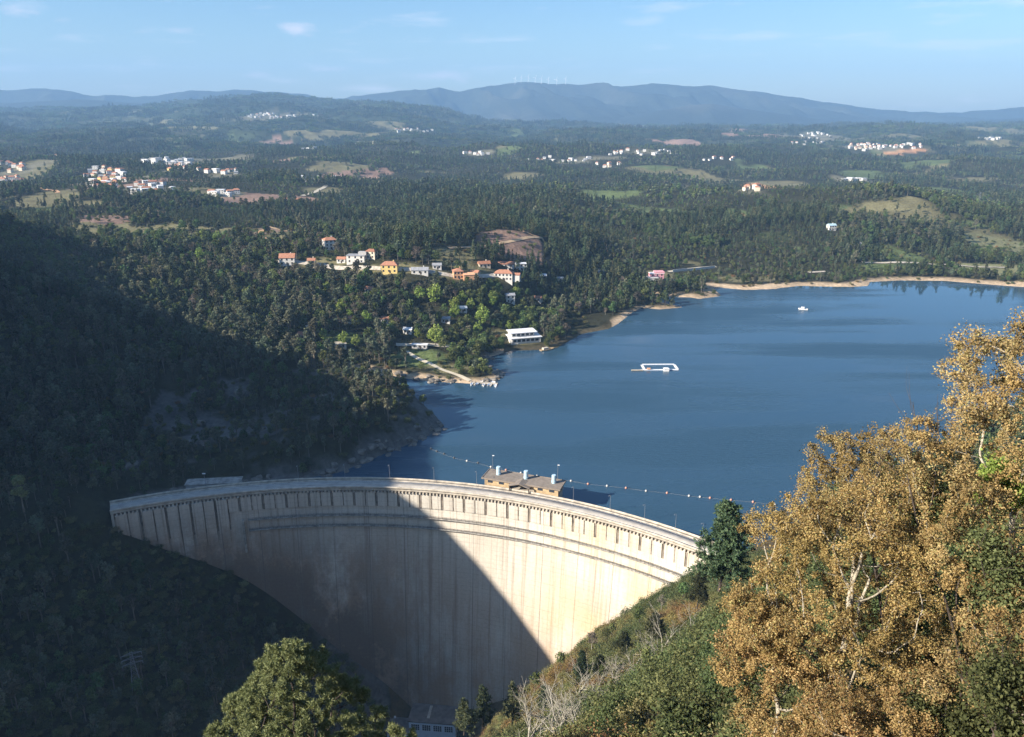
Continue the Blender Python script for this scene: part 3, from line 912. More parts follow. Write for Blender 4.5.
def panel_mesh(ph, z0, z1, w, d, back):
    mb = MB(); radial_box(mb, ph, (rd(z1) + rd(z0)) / 2 - d / 2 + back, z0, z1, d + back * 2, w)
    me = mb.mesh('face_panel', M['concrete'])
    vz = np.array(mb.v)
    ul = me.uv_layers.new(name='UVMap')
    u0 = (ph + HALF) * R0
    for lp in me.loops:
        v = me.vertices[lp.vertex_index].co
        t = TAN * math.cos(ph) - NRM * math.sin(ph)
        c = local(dam_pt(ph, R0, 0))
        ul.data[lp.index].uv = (u0 + (v.x - c[0]) * t[0] + (v.y - c[1]) * t[1], v.z)
    return me


# panels under the crest with dark slots between them; wide and narrow slots alternate
pitch = 9.6; npair = int((PH1 - PH0) * R0 / pitch)
for k in range(npair):
    base = PH0 * R0 + 1.5 + k * pitch
    for off, wd in ((2.2, 4.1), (6.75, 3.9)):
        ph = (base + off) / R0
        if ph * R0 > PH1 * R0 - 3: continue
        a = (base + off) - PH0 * R0
        z0 = -0.4 if a > 44 else (-17.0 if a > 12 else -11.0)
        obj('face_panel', panel_mesh(ph, z0, 6.08, wd, 1.0, 0.5), dam)

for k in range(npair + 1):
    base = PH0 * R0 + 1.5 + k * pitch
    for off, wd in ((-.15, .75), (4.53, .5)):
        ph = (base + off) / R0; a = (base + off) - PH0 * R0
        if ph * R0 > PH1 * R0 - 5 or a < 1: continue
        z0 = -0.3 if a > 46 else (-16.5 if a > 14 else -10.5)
        mb = MB(); radial_box(mb, ph, rd(3) - .45, z0, 6.0, 1.2, wd); mb.build('slot', M['slot_dark'], dam)  # dark strip fills the gap, standing in for recess shade

# two walkways along the downstream face with handrails
for zw in (-4.4, -9.0):
    a0 = PH0 + 52 / R0; a1 = PH1
    wk = arc_sheet('walkway', 150, [(rd(zw) + .4, zw), (rd(zw) - 1.5, zw), (rd(zw) - 1.5, zw - .3), (rd(zw) + .4, zw - .6)], M['stone'], dam, ph0=a0, ph1=a1)  # slab toned darker than the face to imitate underside shade
    hb_ = MB(); nn = 120
    for i in range(nn + 1):
        ph = a0 + (a1 - a0) * i / nn
        radial_box(hb_, ph, rd(zw) - 1.42, zw, zw + 1.1, .09, .09)
    for zz in (zw + .55, zw + 1.08):
        hb_.tube([local(dam_pt(a0 + (a1 - a0) * i / nn, rd(zw) - 1.42, zz)) for i in range(nn + 1)], .06, 4)
    hb_.build('handrail', M['rail'], wk)
# pale vertical gauge strip and stair column on the left flank
gs = MB(); ph = PH0 + 50 / R0
radial_box(gs, ph, rd(-10) - 1.0, -19, -3.9, 1.0, .9)
gs.build('stair_column', M['stone'], dam)

# ------------------------------------------------------------------ lamps along the crest
lamp0 = empty('street_lamp', (0, 0, 0))
mb = MB(); mb.tube([(0, 0, 0), (0, 0, .5), (0, 0, 7.2)], [.09, .08, .05], 8); mb.build('pole', M['metal'], lamp0)
mb = MB(); mb.tube([(0, 0, 7.1), (0, -.25, 7.45), (0, -1.3, 7.6)], [.06, .055, .05], 6); mb.build('arm', M['metal'], lamp0)
mb = MB(); mb.box((0, -1.45, 7.58), (.26, .7, .14)).box((0, -1.45, 7.5), (.18, .5, .05)); mb.build('lamp_head', M['metal'], lamp0)
lx = [299, 345, 390, 434, 477, 573, 610, 644, 675, 702]
for i, px_ in enumerate(lx):
    best = min((abs(float(project(*dam_pt(PH0 + (PH1 - PH0) * k / 800, R0 + 3.4, 8.0))[0]) - px_), PH0 + (PH1 - PH0) * k / 800) for k in range(801))
    ph = best[1]
    o = lamp0 if i == 0 else copy_tree(lamp0)
    t = TAN * math.cos(ph) - NRM * math.sin(ph)
    o.location = dam_pt(ph, R0 + 3.35, 8.0); o.rotation_euler = (0, 0, math.atan2(t[1], t[0]))
    lab = ['first slim lamp post on the shaded stretch of the dam crest', 'second slim lamp post on the shaded stretch of the dam crest', 'lamp post on the crest where the shade on the road ends',
           'lamp post on the crest left of the intake house, two posts away', 'lamp post on the crest just left of the intake house', 'lamp post on the crest just right of the intake house',
           'lamp post on the sunlit crest, second after the intake house', 'lamp post on the sunlit crest, third after the intake house', 'lamp post on the sunlit crest, second from the tree end',
           'lamp post at the tree end of the crest, half hidden by the dark tree'][i]
    tag(o, lab, 'lamp post', 'lamp posts along the dam crest')

# ------------------------------------------------------------------ intake house on the upstream side of the crest
phI = math.radians(12.0); tI = TAN * math.cos(phI) - NRM * math.sin(phI); rzI = math.atan2(tI[1], tI[0])
ih = empty('intake_house', dam_pt(phI, R0 + 9.5, 7.8), rzI, 'long low tan intake house with flat brown roof behind the dam crest', 'intake house')
mb = MB(); mb.box((-10.5, 0, 1.5), (11, 8, 3.0)).box((11, 0, 1.5), (10.5, 8, 3.0)).box((0.2, 1.6, 1.5), (10.6, 4.8, 3.0)); mb.build('wall', M['tan_stone'], ih)
mb = MB(); mb.box((0, 0, -9), (32, 7.6, 17.9)); mb.build('tower_base', M['kerb'], ih)
mb = MB(); mb.box((0, 0, 3.25), (34.5, 9.4, .5)); mb.box((0, 4.7 - .15, 3.6), (34.5, .3, .2)).box((0, -4.7 + .15, 3.6), (34.5, .3, .2)).box((-17.1, 0, 3.6), (.3, 8.8, .2)).box((17.1, 0, 3.6), (.3, 8.8, .2)); rf = mb.build('roof', M['brown_roof'], ih)
mb = MB()
mb.add([(-4.6, -6.4, 2.8), (0, -6.4, 4.2), (4.6, -6.4, 2.8), (-4.6, -1, 2.8), (0, -1, 4.2), (4.6, -1, 2.8), (-4.6, -6.4, 2.5), (0, -6.4, 3.9), (4.6, -6.4, 2.5), (-4.6, -1, 2.5), (0, -1, 3.9), (4.6, -1, 2.5)],
       [(0, 1, 4, 3), (1, 2, 5, 4), (6, 9, 10, 7), (7, 10, 11, 8), (0, 6, 7, 1), (1, 7, 8, 2), (3, 4, 10, 9), (4, 5, 11, 10), (0, 3, 9, 6), (2, 8, 11, 5)])
mb.build('entrance_gable', M['brown_roof'], ih)
for x_ in (-4.2, 4.2):
    mb = MB(); mb.box((x_, -6.1, 1.3), (.35, .35, 2.5)); mb.build('porch_post', M['bark_dark'], ih)
for x_ in (-2.4, 2.4):
    d_ = MB().box((x_, -.86, 1.25), (2.2, .1, 2.5)).build('door', M['shutter'], ih)
    MB().box((x_ + .8, -.95, 1.2), (.08, .06, .3)).build('handle', M['metal'], d_)
for x_ in (-13.5, -8.5, 8.5, 13.5):
    MB().box((x_, -4.02, 2.1), (2.2, .08, 1.1)).build('window', M['glass'], ih)
for x_ in (-11.5, 0.8, 13.0):
    mb = MB(); mb.tube([(x_, .8, 3.5), (x_, .8, 7.0), (x_, .8, 7.15)], [.95, .95, .8], 16); mb.tube([(x_, .8, 4.1), (x_, .8, 4.35)], 1.05, 16); mb.build('vent_pipe', M['paint_blue'], ih)
for x_, d_ in ((-15.2, 'mast with a lamp at the left end of the intake house roof'), (13.8, 'mast with a lamp near the right end of the intake house roof')):
    o = empty('roof_lamp', (ih.matrix_basis @ Vector((x_, 3.6, 3.5)))[:], rzI, 'slim ' + d_, 'lamp mast', 'lamp masts on the intake house')
    MB().tube([(0, 0, 0), (0, 0, 7.0)], [.1, .06], 8).build('pole', M['metal'], o)
    MB().box((.3, 0, 7.05), (.9, .35, .18)).build('lamp_head', M['paint_white'], o)

# ------------------------------------------------------------------ low walls and shed at the left end of the crest
o = empty('abutment_building', (*at_y(214, 482, 305)[:2], 4.0), 0.12, 'low concrete yard building behind the shaded left end of the crest', 'building')
mb = MB(); mb.box((0, 0, 2.0), (22, 5, 4.0)); mb.build('wall', M['grey_wall'], o)
MB().box((0, 0, 4.2), (23, 6, .4)).build('roof', M['stone'], o)
for k in range(5):
    MB().box((-8 + 4 * k, -2.52, 1.6), (1.4, .1, 2.6)).build('doorway', M['shutter'], o)
o = empty('floodlight_mast', (*at_y(206, 480, 300)[:2], 6.0), 0, 'leaning pale floodlight mast by the yard at the left dam end', 'mast')
MB().tube([(0, 0, -2), (-.6, 0, 8)], [.15, .08], 8).build('pole', M['metal'], o)
MB().box((-.6, 0, 8.1), (1.3, .4, .35)).build('lamp_head', M['paint_white'], o)

# ------------------------------------------------------------------ powerhouse at the dam's foot
pz = -113.0
po = at_z(433, 722, -93.5)
ph_ = empty('powerhouse', (po[0], po[1] + 5.2, pz), -0.10, 'bluish white powerhouse with dark flat roof at the foot of the dam', 'powerhouse')
MB().box((0, 0, 9.4), (20.5, 10.4, 18.8)).build('wall', M['powder'], ph_)
mb = MB(); mb.box((0, 0, 19.1), (21.3, 11.2, .55)); mb.build('roof', M['dark_roof'], ph_)
MB().box((-2, 0.6, 19.55), (1.2, 7.5, .35)).build('roof_hatch', M['kerb'], ph_)
for k in range(4):
    fr = MB().box((-7.4 + 4.9 * k, -5.25, 16.2), (4.0, .12, 3.2)).build('window_frame', M['paint_white'], ph_)
    g = MB()
    for i in range(4):
        for j in range(3):
            g.box((-7.4 + 4.9 * k - 1.38 + .92 * i, -5.34, 15.2 + j * 1.0), (.74, .06, .8))
    g.build('pane', M['glass'], fr)
an = empty('annex', (po[0] - 14.8, po[1] + 2.4, pz), -0.10, 'lower blue flat roofed annex beside the powerhouse, left of it', 'building')
MB().box((0, 0, 7.6), (9.5, 9, 15.2)).build('wall', M['powder'], an)
mb = MB(); mb.box((0, 0, 15.35), (10.1, 9.6, .3)); mb.box((0, -4.7, 15.7), (10.1, .25, .5)).box((-4.95, 0, 15.7), (.25, 9.2, .5)); mb.build('roof', M['dark_roof'], an)
for k in range(3): MB().box((-3 + 3 * k, -4.52, 12.8), (1.6, .08, 1.6)).build('window', M['glass'], an)
o = empty('globe_lamp', at_y(395, 717, 279)[:], 0, 'small white globe lamp beside the powerhouse annex', 'lamp')
mb = MB()
for i in range(7):
    pass
mb.tube([(0, 0, -.5), (0, 0, -.42), (0, 0, -.2), (0, 0, .05), (0, 0, .3), (0, 0, .45), (0, 0, .5)], [.08, .28, .47, .5, .42, .22, .04], 12); mb.build('globe', M['paint_white'], o, True)
gz_ = hz(o.location.x, o.location.y) - o.location.z
MB().tube([(0, 0, min(gz_, -5)), (0, 0, -.4)], .1, 6).build('pole', M['metal'], o)

# ------------------------------------------------------------------ lattice pylon on the shaded left slope
def pylon(base, h, wb, label):
    o = empty('lattice_pylon', base, 0.5, label, 'pylon')
    legs = []
    for sx, sy in ((-1, -1), (1, -1), (1, 1), (-1, 1)):
        MB().tube([(sx * wb, sy * wb, -1.5), (sx * wb * .45, sy * wb * .45, h * .6), (sx * wb * .18, sy * wb * .18, h)], .07, 4).build('leg', M['metal'], o)
    mb = MB()
    def w_(z): return np.interp(z, [0, h * .6, h], [wb, wb * .45, wb * .18])
    zz = [h * t for t in (0.02, .18, .33, .47, .6, .7, .79, .87, .94)]
    cs = [(-1, -1), (1, -1), (1, 1), (-1, 1)]
    for a, b in zip(zz[:-1], zz[1:]):
        for k in range(4):
            p, q = cs[k], cs[(k + 1) % 4]
            mb.tube([(p[0] * w_(a), p[1] * w_(a), a), (q[0] * w_(b), q[1] * w_(b), b)], .035, 4, cap=False)
            mb.tube([(q[0] * w_(a), q[1] * w_(a), a), (p[0] * w_(b), p[1] * w_(b), b)], .035, 4, cap=False)
    mb.build('lattice', M['metal'], o)
    for z in (h * .72, h * .84, h * .95):
        mb = MB(); mb.tube([(-3.2, 0, z), (0, 0, z + .7), (3.2, 0, z)], .08, 4).tube([(-3.2, 0, z), (3.2, 0, z)], .08, 4)
        for s_ in (-3.1, 3.1): mb.tube([(s_, 0, z), (s_, 0, z - .9)], .09, 6)
        mb.build('crossarm', M['metal'], o)
    return o


b_ = at_y(127, 632, 222); pylon((b_[0], b_[1], hz(b_[0], b_[1])), 16, 1.7, 'grey lattice pylon standing on the shaded slope below the left dam end')
b_ = ground_hit(978, 207); pylon((b_[0], b_[1], hz(b_[0], b_[1])), 26, 2.4, 'small far lattice pylon above the right shore clearing')

# ------------------------------------------------------------------ buoys and their rope
bpx = [(431, 449), (437, 451.5), (444, 454), (454, 458), (467, 461), (478, 463), (491, 467), (506, 470), (521, 473), (537, 476), (554, 479), (571, 481), (588, 484), (607, 486), (626, 488), (646, 491),
       (667, 493), (689, 496), (700, 497), (710, 498), (731, 500), (753, 502), (775, 505)]
me_r = None
def buoy_parts(mat):
    b1 = MB().tube([(0, 0, -.45), (0, 0, -.4), (0, 0, -.15), (0, 0, .15), (0, 0, .42), (0, 0, .55), (0, 0, .6)], [.08, .3, .46, .5, .38, .17, .06], 12).mesh('float', mat, True)
    b2 = MB().tube([(0, 0, .58), (0, 0, .95)], .07, 6).mesh('eyelet', M['metal'])
    return b1, b2
bm_red, bm_white, bm_dark = buoy_parts(M['buoy_red']), buoy_parts(M['buoy_white']), buoy_parts(M['rail'])
kinds = 'ddddwdwrwwrwrwrwrwwrrrw'
bw = []
for i, (a, b) in enumerate(bpx):
    p = at_z(a, b, 0.1); bw.append(p)
    k = kinds[i]; ms = {'r': bm_red, 'w': bm_white, 'd': bm_dark}[k]
    cname = {'r': 'orange', 'w': 'white', 'd': 'dark'}[k]
    if i < 6: where = 'at the far end of the buoy line near the left rocky shore'
    elif i < 12: where = 'in the buoy line behind the intake house'
    else: where = 'in the buoy line behind the sunlit dam crest'
    o = empty('buoy', p[:], i * 1.3, f'{cname} round float {where}', 'buoy', f'{cname} buoys ' + where)
    obj('float', ms[0], o); obj('eyelet', ms[1], o)
mb = MB(); mb.tube([(p[0], p[1], .02 + .05 * (k % 2)) for k, p in enumerate(bw)], .02, 5)
tag(mb.build('buoy_rope', M['kerb']), 'thin pale rope joining the buoys across the lake behind the dam', 'rope')

# ------------------------------------------------------------------ floating pool platform, dock, boats
c = at_z(657, 367.5, 0)
pl = empty('floating_platform', (c[0], c[1], 0), 0.02, 'white and blue rectangular floating platform alone on the lake', 'platform')
dk = dict(mat=M['paint_white'])
for nm, cc_, sz, mt in (('walkway', (0.6, -5.5, .25), (24, 1.6, .3), 'paint_white'), ('walkway', (2.0, 6.0, .25), (21, 1.6, .3), 'paint_white'), ('walkway', (-9, 0, .25), (1.6, 9.8, .3), 'paint_white'), ('walkway', (12.4, 0, .25), (1.6, 9.8, .3), 'paint_white'),
                        ('jetty', (-14.2, -6.3, .4), (7.5, 1.4, .4), 'kerb'), ('float', (2, 6.0, .1), (20, 1.6, .18), 'blue_float'), ('float', (2, -5.5, .1), (20, 1.6, .18), 'blue_float')):
    MB().box(cc_, sz).build(nm, M[mt], pl)
MB().box((4.5, -7.2, .8), (3.4, 2.2, 1.6)).hip((4.5, -7.2, 1.7), (3.4, 2.2), .6, .2).build('cabin', [M['paint_white']], pl)
MB().box((-6.5, -5.6, 1.1), (2.2, 1.2, .8)).build('bench', M['salmon_wall'], pl)
mb = MB()
for x_ in np.linspace(-8.6, 12, 9):
    for y_ in (-4.65, 5.15): mb.box((x_, y_, .65), (.08, .08, .5))
mb.build('railing', M['blue_float'], pl)


def boat_mesh(L, B, Hh):
    prof = [(-.5, .78), (-.3, .95), (0, 1), (.25, .82), (.42, .4), (.5, .03)]
    mb = MB(); v = []; n = len(prof)
    for t, w_ in prof:
        rise = .25 * max(0, t) ** 2 * Hh * 4
        v += [(t * L, -w_ * B / 2, Hh + rise), (t * L, -w_ * B * .36, -.12), (t * L, w_ * B * .36, -.12), (t * L, w_ * B / 2, Hh + rise), (t * L, w_ * B * .40, Hh + rise - .02), (t * L, w_ * B * .30, .16), (t * L, -w_ * B * .30, .16), (t * L, -w_ * B * .40, Hh + rise - .02)]
    f = []
    for i in range(n - 1):
        for k in range(8):
            f.append((i * 8 + k, i * 8 + (k + 1) % 8, (i + 1) * 8 + (k + 1) % 8, (i + 1) * 8 + k))
    f.append(tuple(range(8))); f.append(tuple((n - 1) * 8 + k for k in range(8))[::-1])
    mb.add(v, f); return mb


c = at_z(803, 309.5, 0)
bo = empty('motor_boat', (c[0], c[1], 0), 2.7, 'small white motor boat alone on the far water', 'boat')
boat_mesh(7.6, 2.7, .8).build('hull', M['paint_white'], bo)
MB().box((.3, 0, 1.35), (2.4, 1.9, 1.3)).build('cabin', M['paint_white'], bo)
MB().box((.3, 0, 2.06), (2.9, 2.2, .12)).build('cabin_roof', M['paint_white'], bo)
MB().box((1.53, 0, 1.55), (.06, 1.6, .6)).build('windscreen', M['glass'], bo)
MB().box((-3.9, 0, .7), (.5, .5, .9)).build('engine', M['rail'], bo)

c = at_z(484, 383.5, 0)
do = empty('floating_dock', (c[0], c[1], 0), -0.18, 'pale floating boat dock off the peninsula tip', 'dock')
MB().box((0, 0, .4), (17, 1.8, .4)).build('deck', M['kerb'], do)
for k in range(3): MB().box((-5 + 5 * k, -2.9, .38), (.9, 4.0, .3)).build('finger', M['kerb'], do)
for k in range(5): MB().tube([(-8 + 4 * k, 1.05, -2), (-8 + 4 * k, 1.05, 1.5)], .12, 6).build('pile', M['metal'], do)
rbo = None
for k in range(7):
    o = empty('rowing_boat')
    if rbo is None:
        hullm = boat_mesh(4.4, 1.7, .55).mesh('hull', M['paint_white']); thw = MB().box((0, 0, .48), (.3, 1.4, .06)).box((-1.2, 0, .48), (.3, 1.3, .06)).mesh('bench', M['blue_float']); rbo = 1
    obj('hull', hullm, o); obj('bench', thw, o)
    lx_, ly_ = (-7 + 2.45 * k + [0, .6, -.3, .2, .7, -.5, .1][k], [-3.3, -2.5, 3.1, -3.6, -2.4, 2.9, -3.2][k])
    pw = do.matrix_basis @ Vector((lx_, ly_, .05)); o.location = pw; o.rotation_euler = (0, 0, -0.18 - 1.57 + [.1, -.3, .5, .2, -.15, 1.2, .35][k])
    tag(o, 'small open white boat moored at the floating dock', 'boat', 'boats moored at the floating dock')
c = at_z(547, 349, 0)
o = empty('moored_barge', (c[0], c[1] - 2, 0), 0.5, 'brown moored barge below the white lakeside building', 'boat')
boat_mesh(11, 4, .7).build('hull', M['tan_stone'], o); MB().box((-1.5, 0, 1.2), (4, 2.6, 1.4)).build('cabin', M['kerb'], o)

# ------------------------------------------------------------------ houses near the lake
def windows(parent, w, d, storeys, h, nx, mat='glass', side=True, dep=.08, y_=None):
    fr_ = M['white_wall']
    for s in range(storeys):
        for k in range(nx):
            x_ = -w / 2 + w * (k + .5) / nx
            f = MB().box((x_, -d / 2 - .03, h * (s + .55) + .2), (1.35, .06, 1.55)).build('window', M['shutter'], parent)
            MB().box((x_, -d / 2 - .07, h * (s + .55) + .2), (1.05, .04, 1.25)).build('pane', M[mat], f)
        if side:
            for sx in (-1, 1):
                f = MB().box((sx * (w / 2 + .03), 0, h * (s + .55) + .2), (.06, 1.3, 1.5)).build('window', M['shutter'], parent)
                MB().box((sx * (w / 2 + .07), 0, h * (s + .55) + .2), (.04, 1.0, 1.2)).build('pane', M[mat], f)


def house(px, py, w, d, st, wall, roof, label, rz=0.0, kind='hip', sh=3.0, rh=2.6, nwin=3, y0=25., chimney=True, cat='house', name='house'):
    w *= .86; d *= .86; g = ground_hit(px, py, y0)
    z0 = min(hz(g[0] + a, g[1] + b) for a in (-w / 2, w / 2) for b in (-d / 2, d / 2))
    zt = max(hz(g[0] + a, g[1] + b) for a in (-w / 2, 0, w / 2) for b in (-d / 2, 0))
    o = empty(name, (g[0], g[1], .6 * hz(g[0], g[1]) + .4 * z0), rz, label, cat)
    hh = st * sh; down = zt - z0 + 1.0
    MB().box((0, 0, (hh - down) / 2), (w, d, hh + down)).build('wall', M[wall], o)
    if kind == 'flat':
        mb = MB().box((0, 0, hh + .16), (w + .8, d + .8, .3)); r = mb.build('roof', M[roof], o)
    elif kind == 'gable':
        mb = MB().gable((0, 0, hh + .2), (w, d), rh); r = mb.build('roof', M[roof], o)
        MB().add([(-w / 2, -d / 2 + .02, hh + .01), (-w / 2, d / 2 - .02, hh + .01), (-w / 2, 0, hh + rh * .85), (w / 2, -d / 2 + .02, hh + .01), (w / 2, d / 2 - .02, hh + .01), (w / 2, 0, hh + rh * .85)], [(0, 1, 2), (3, 5, 4), (0, 2, 5, 3), (1, 4, 5, 2), (0, 3, 4, 1)]).build('gable_wall', M[wall], o)
    else:
        mb = MB().hip((0, 0, hh + .2), (w, d), rh); r = mb.build('roof', M[roof], o)
    if chimney: MB().box((w * .22, d * .15, hh + rh * .7 + .5), (.8, .8, 2.2)).build('chimney', M[wall], r)
    windows(o, w, d, st, sh, nwin)
    dd = MB().box((w * .06, -d / 2 - .05, 1.1), (1.1, .1, 2.2)).build('door', M['bark_dark'], o)
    HOUSES.append((g[0], g[1], max(w, d) * .5 + 1.0))
    return o


HOUSES = []
house(288, 264, 14, 9, 2, 'white_wall', 'red_roof', 'white house with red roof at the left end of the lakeside hamlet', .1, 'gable', rh=3.2)
house(330, 249, 12, 10, 3, 'white_wall', 'red_roof', 'tall white block with red roof beside the dirt field', .5, 'hip', rh=2, sh=2.7)
o = house(357, 261, 17, 10, 2, 'white_wall', 'grey_roof', 'white modern house with flat roof, between the tall block and yellow house', -.1, 'flat', chimney=False)
MB().box((5, 1, 7.4), (6.5, 5, 2.6)).build('upper_storey', M['grey_wall'], o)
o = house(390, 271, 15, 9, 2, 'yellow_wall', 'red_roof', 'yellow house with bright red roof in the hamlet', -.05, 'hip')
house(420, 272, 15, 8, 1, 'white_wall', 'grey_roof', 'low white house with grey roof, right of the yellow house', .05, 'gable', rh=2)
o = house(458, 277, 9, 9, 2, 'salmon_wall', 'red_roof', 'orange house with stepped wing in the hamlet centre', .2, 'hip', rh=2)
MB().box((8, -2.5, 1.2), (8.5, 7, 4.4)).gable((8, -2.5, 3.6), (8.5, 7), 1.4, .3, 1).build('wing', [M['salmon_wall'], M['salmon_wall']], o)
o = house(504, 277, 17, 10, 2, 'white_wall', 'red_roof', 'white house with terracotta roof below the cleared brown hillside', -.12, 'hip', rh=2.4, nwin=5)
MB().box((10.5, 1, 1.8), (5, 8, 5.6)).gable((10.5, 1, 4.8), (5, 8), 1.2, .3, 1).build('wing', [M['white_wall'], M['red_roof']], o)
house(521, 269, 11, 8, 2, 'white_wall', 'white_roof', 'white house with pale blue flat roof, upper right of the hamlet', .15, 'flat', chimney=False)
house(484, 266, 11, 7, 1, 'cream_wall', 'old_roof', 'small house with dark red roof above the orange house', .3, 'gable', rh=2)
house(506, 266, 16, 7, 1, 'grey_wall', 'old_roof', 'long shed with brown tiled roof under the cleared hillside', -.1, 'gable', rh=2, chimney=False)
house(312, 267, 7, 6, 2, 'cream_wall', 'red_roof', 'small cream house below the tall white block', .1, 'gable', rh=1.6, nwin=2)
house(299, 204, 14, 9, 2, 'yellow_wall', 'red_roof', 'yellow house with red roof alone among the dark pines', .3, 'hip')
house(287, 203, 9, 8, 2, 'cream_wall', 'red_roof', 'cream house with red roof next to the yellow house among pines', .2, 'hip')
house(311, 331, 7, 6, 1, 'cream_wall', 'kerb', 'pale hut under tall trees on the peninsula', .3, 'gable', rh=1.4, chimney=False, nwin=2)
house(462, 311, 8, 6, 1, 'white_wall', 'white_roof', 'small white cabin among the trees between the bright green trees', .2, 'gable', rh=1.5, nwin=2, chimney=False)
house(408, 333, 7, 5, 1, 'white_wall', 'white_roof', 'small white cabin among rocks above the peninsula path', -.1, 'gable', rh=1.3, nwin=2, chimney=False)
house(510, 301, 8, 6, 2, 'white_wall', 'grey_roof', 'narrow white house half hidden by trees above the lakeside building', .2, 'gable', rh=1.6, nwin=2, chimney=False)
house(543, 278, 6, 5, 1, 'white_wall', 'white_roof', 'tiny white hut at the edge of the dark wood, right of the hamlet', .2, 'gable', rh=1.3, nwin=2, chimney=False)
house(600, 274, 6, 5, 1, 'white_wall', 'grey_roof', 'tiny white hut deep in the dark wood above the cove', .2, 'gable', rh=1.3, nwin=1, chimney=False)
o = house(656, 279, 15, 9, 2, 'pink_wall', 'white_roof', 'pink and white building at the end of the white walled lane', .1, 'flat', chimney=False, cat='building', name='lane_building')
MB().box((-4.5, -3.5, .6), (9, 8, 4.2)).box((-4.5, -3.5, 2.9), (9.6, 8.6, .4)).build('front_wing', M['white_wall'], o)
MB().box((2.5, 0, 7.0), (9, 7.6, 1.8)).build('upper_storey', M['pink_wall'], o)
house(831, 230, 11, 8, 2, 'white_wall', 'paint_blue', 'white house with pale blue roof alone in the pines beyond the lake', .2, 'gable', rh=2)
house(858, 246, 7, 6, 1, 'white_wall', 'grey_roof', 'tiny pale hut on the green slope above the right shore', .2, 'gable', rh=1.4, nwin=1, chimney=False)
house(560, 281, 6, 5, 1, 'cream_wall', 'grey_roof', 'tiny cream hut lower down the dark wooded slope', .2, 'gable', rh=1.3, nwin=1, chimney=False)
house(420, 348, 12, 4, 1, 'grey_wall', 'white_roof', 'long low white roofed shelter at the head of the peninsula path', -.1, 'flat', sh=2.6, chimney=False)
house(340, 347, 9, 7, 1, 'cream_wall', 'kerb', 'pale bare walled terrace house among bright trees on the peninsula', .3, 'flat', chimney=False, nwin=2)

# lakeside white building with two terraces
g = ground_hit(524, 343)
lb = empty('lakeside_building', (g[0], g[1] + 3, max(hz(g[0], g[1]), 2.0)), 0.28, 'white two storey flat roofed building with terraces by the lake', 'building')
MB().box((0, 1, 1.0), (21, 11, 5.6)).build('ground_floor', M['white_wall'], lb)
MB().box((-1.5, 2.2, 5.6), (17, 8.4, 3.0)).build('upper_floor', M['white_wall'], lb)
MB().box((0, .6, 3.95), (23.5, 13.4, .3)).build('terrace_slab', M['white_roof'], lb)
MB().box((-1.2, 1.7, 7.3), (20, 11.4, .36)).build('roof', M['white_roof'], lb)
for k in range(6):
    f = MB().box((-8.2 + 3.3 * k, -4.54, 1.9), (2.7, .08, 2.1)).build('window', M['paint_white'], lb)
    MB().box((-8.2 + 3.3 * k, -4.6, 1.9), (2.4, .05, 1.8)).build('pane', M['glass'], f)
for k in range(5):
    f = MB().box((-8 + 3.3 * k, -2.04, 5.5), (2.7, .08, 2.0)).build('window', M['paint_white'], lb)
    MB().box((-8 + 3.3 * k, -2.1, 5.5), (2.4, .05, 1.7)).build('pane', M['glass'], f)
mb = MB()
for k in range(14): mb.box((-11.4 + 1.75 * k, -5.95, 4.6), (.08, .08, 1.0))
mb.box((0, -5.95, 5.1), (23, .1, .1)); mb.build('railing', M['paint_white'], lb)
for x_ in (-10.5, 10.5): MB().box((x_, -5.5, 2.0), (.4, .4, 3.6)).build('post', M['white_wall'], lb)
HOUSES.append((g[0], g[1] + 3, 14))
# lane wall of the pink building
pa, pb = ground_hit(672, 271), ground_hit(714, 267)
mb = MB(); v = []; n = 20
for i in range(n + 1):
    q = pa + (pb - pa) * i / n; zt = hz(q[0], q[1] - 4)
    v += [(q[0], q[1] - 4, zt - 1), (q[0], q[1] - 4, zt + 2.6), (q[0], q[1] - 3.6, zt + 2.6), (q[0], q[1] - 3.6, zt - 1)]
f = []
for i in range(n):
    for k in range(3): f.append((i * 4 + k, (i + 1) * 4 + k, (i + 1) * 4 + k + 1, i * 4 + k + 1))
mb.add(v, f + [(0, 1, 2, 3), (n * 4 + 3, n * 4 + 2, n * 4 + 1, n * 4)])
tag(mb.build('lane_wall', M['white_wall']), 'long white wall beside the lane right of the pink building', 'wall')

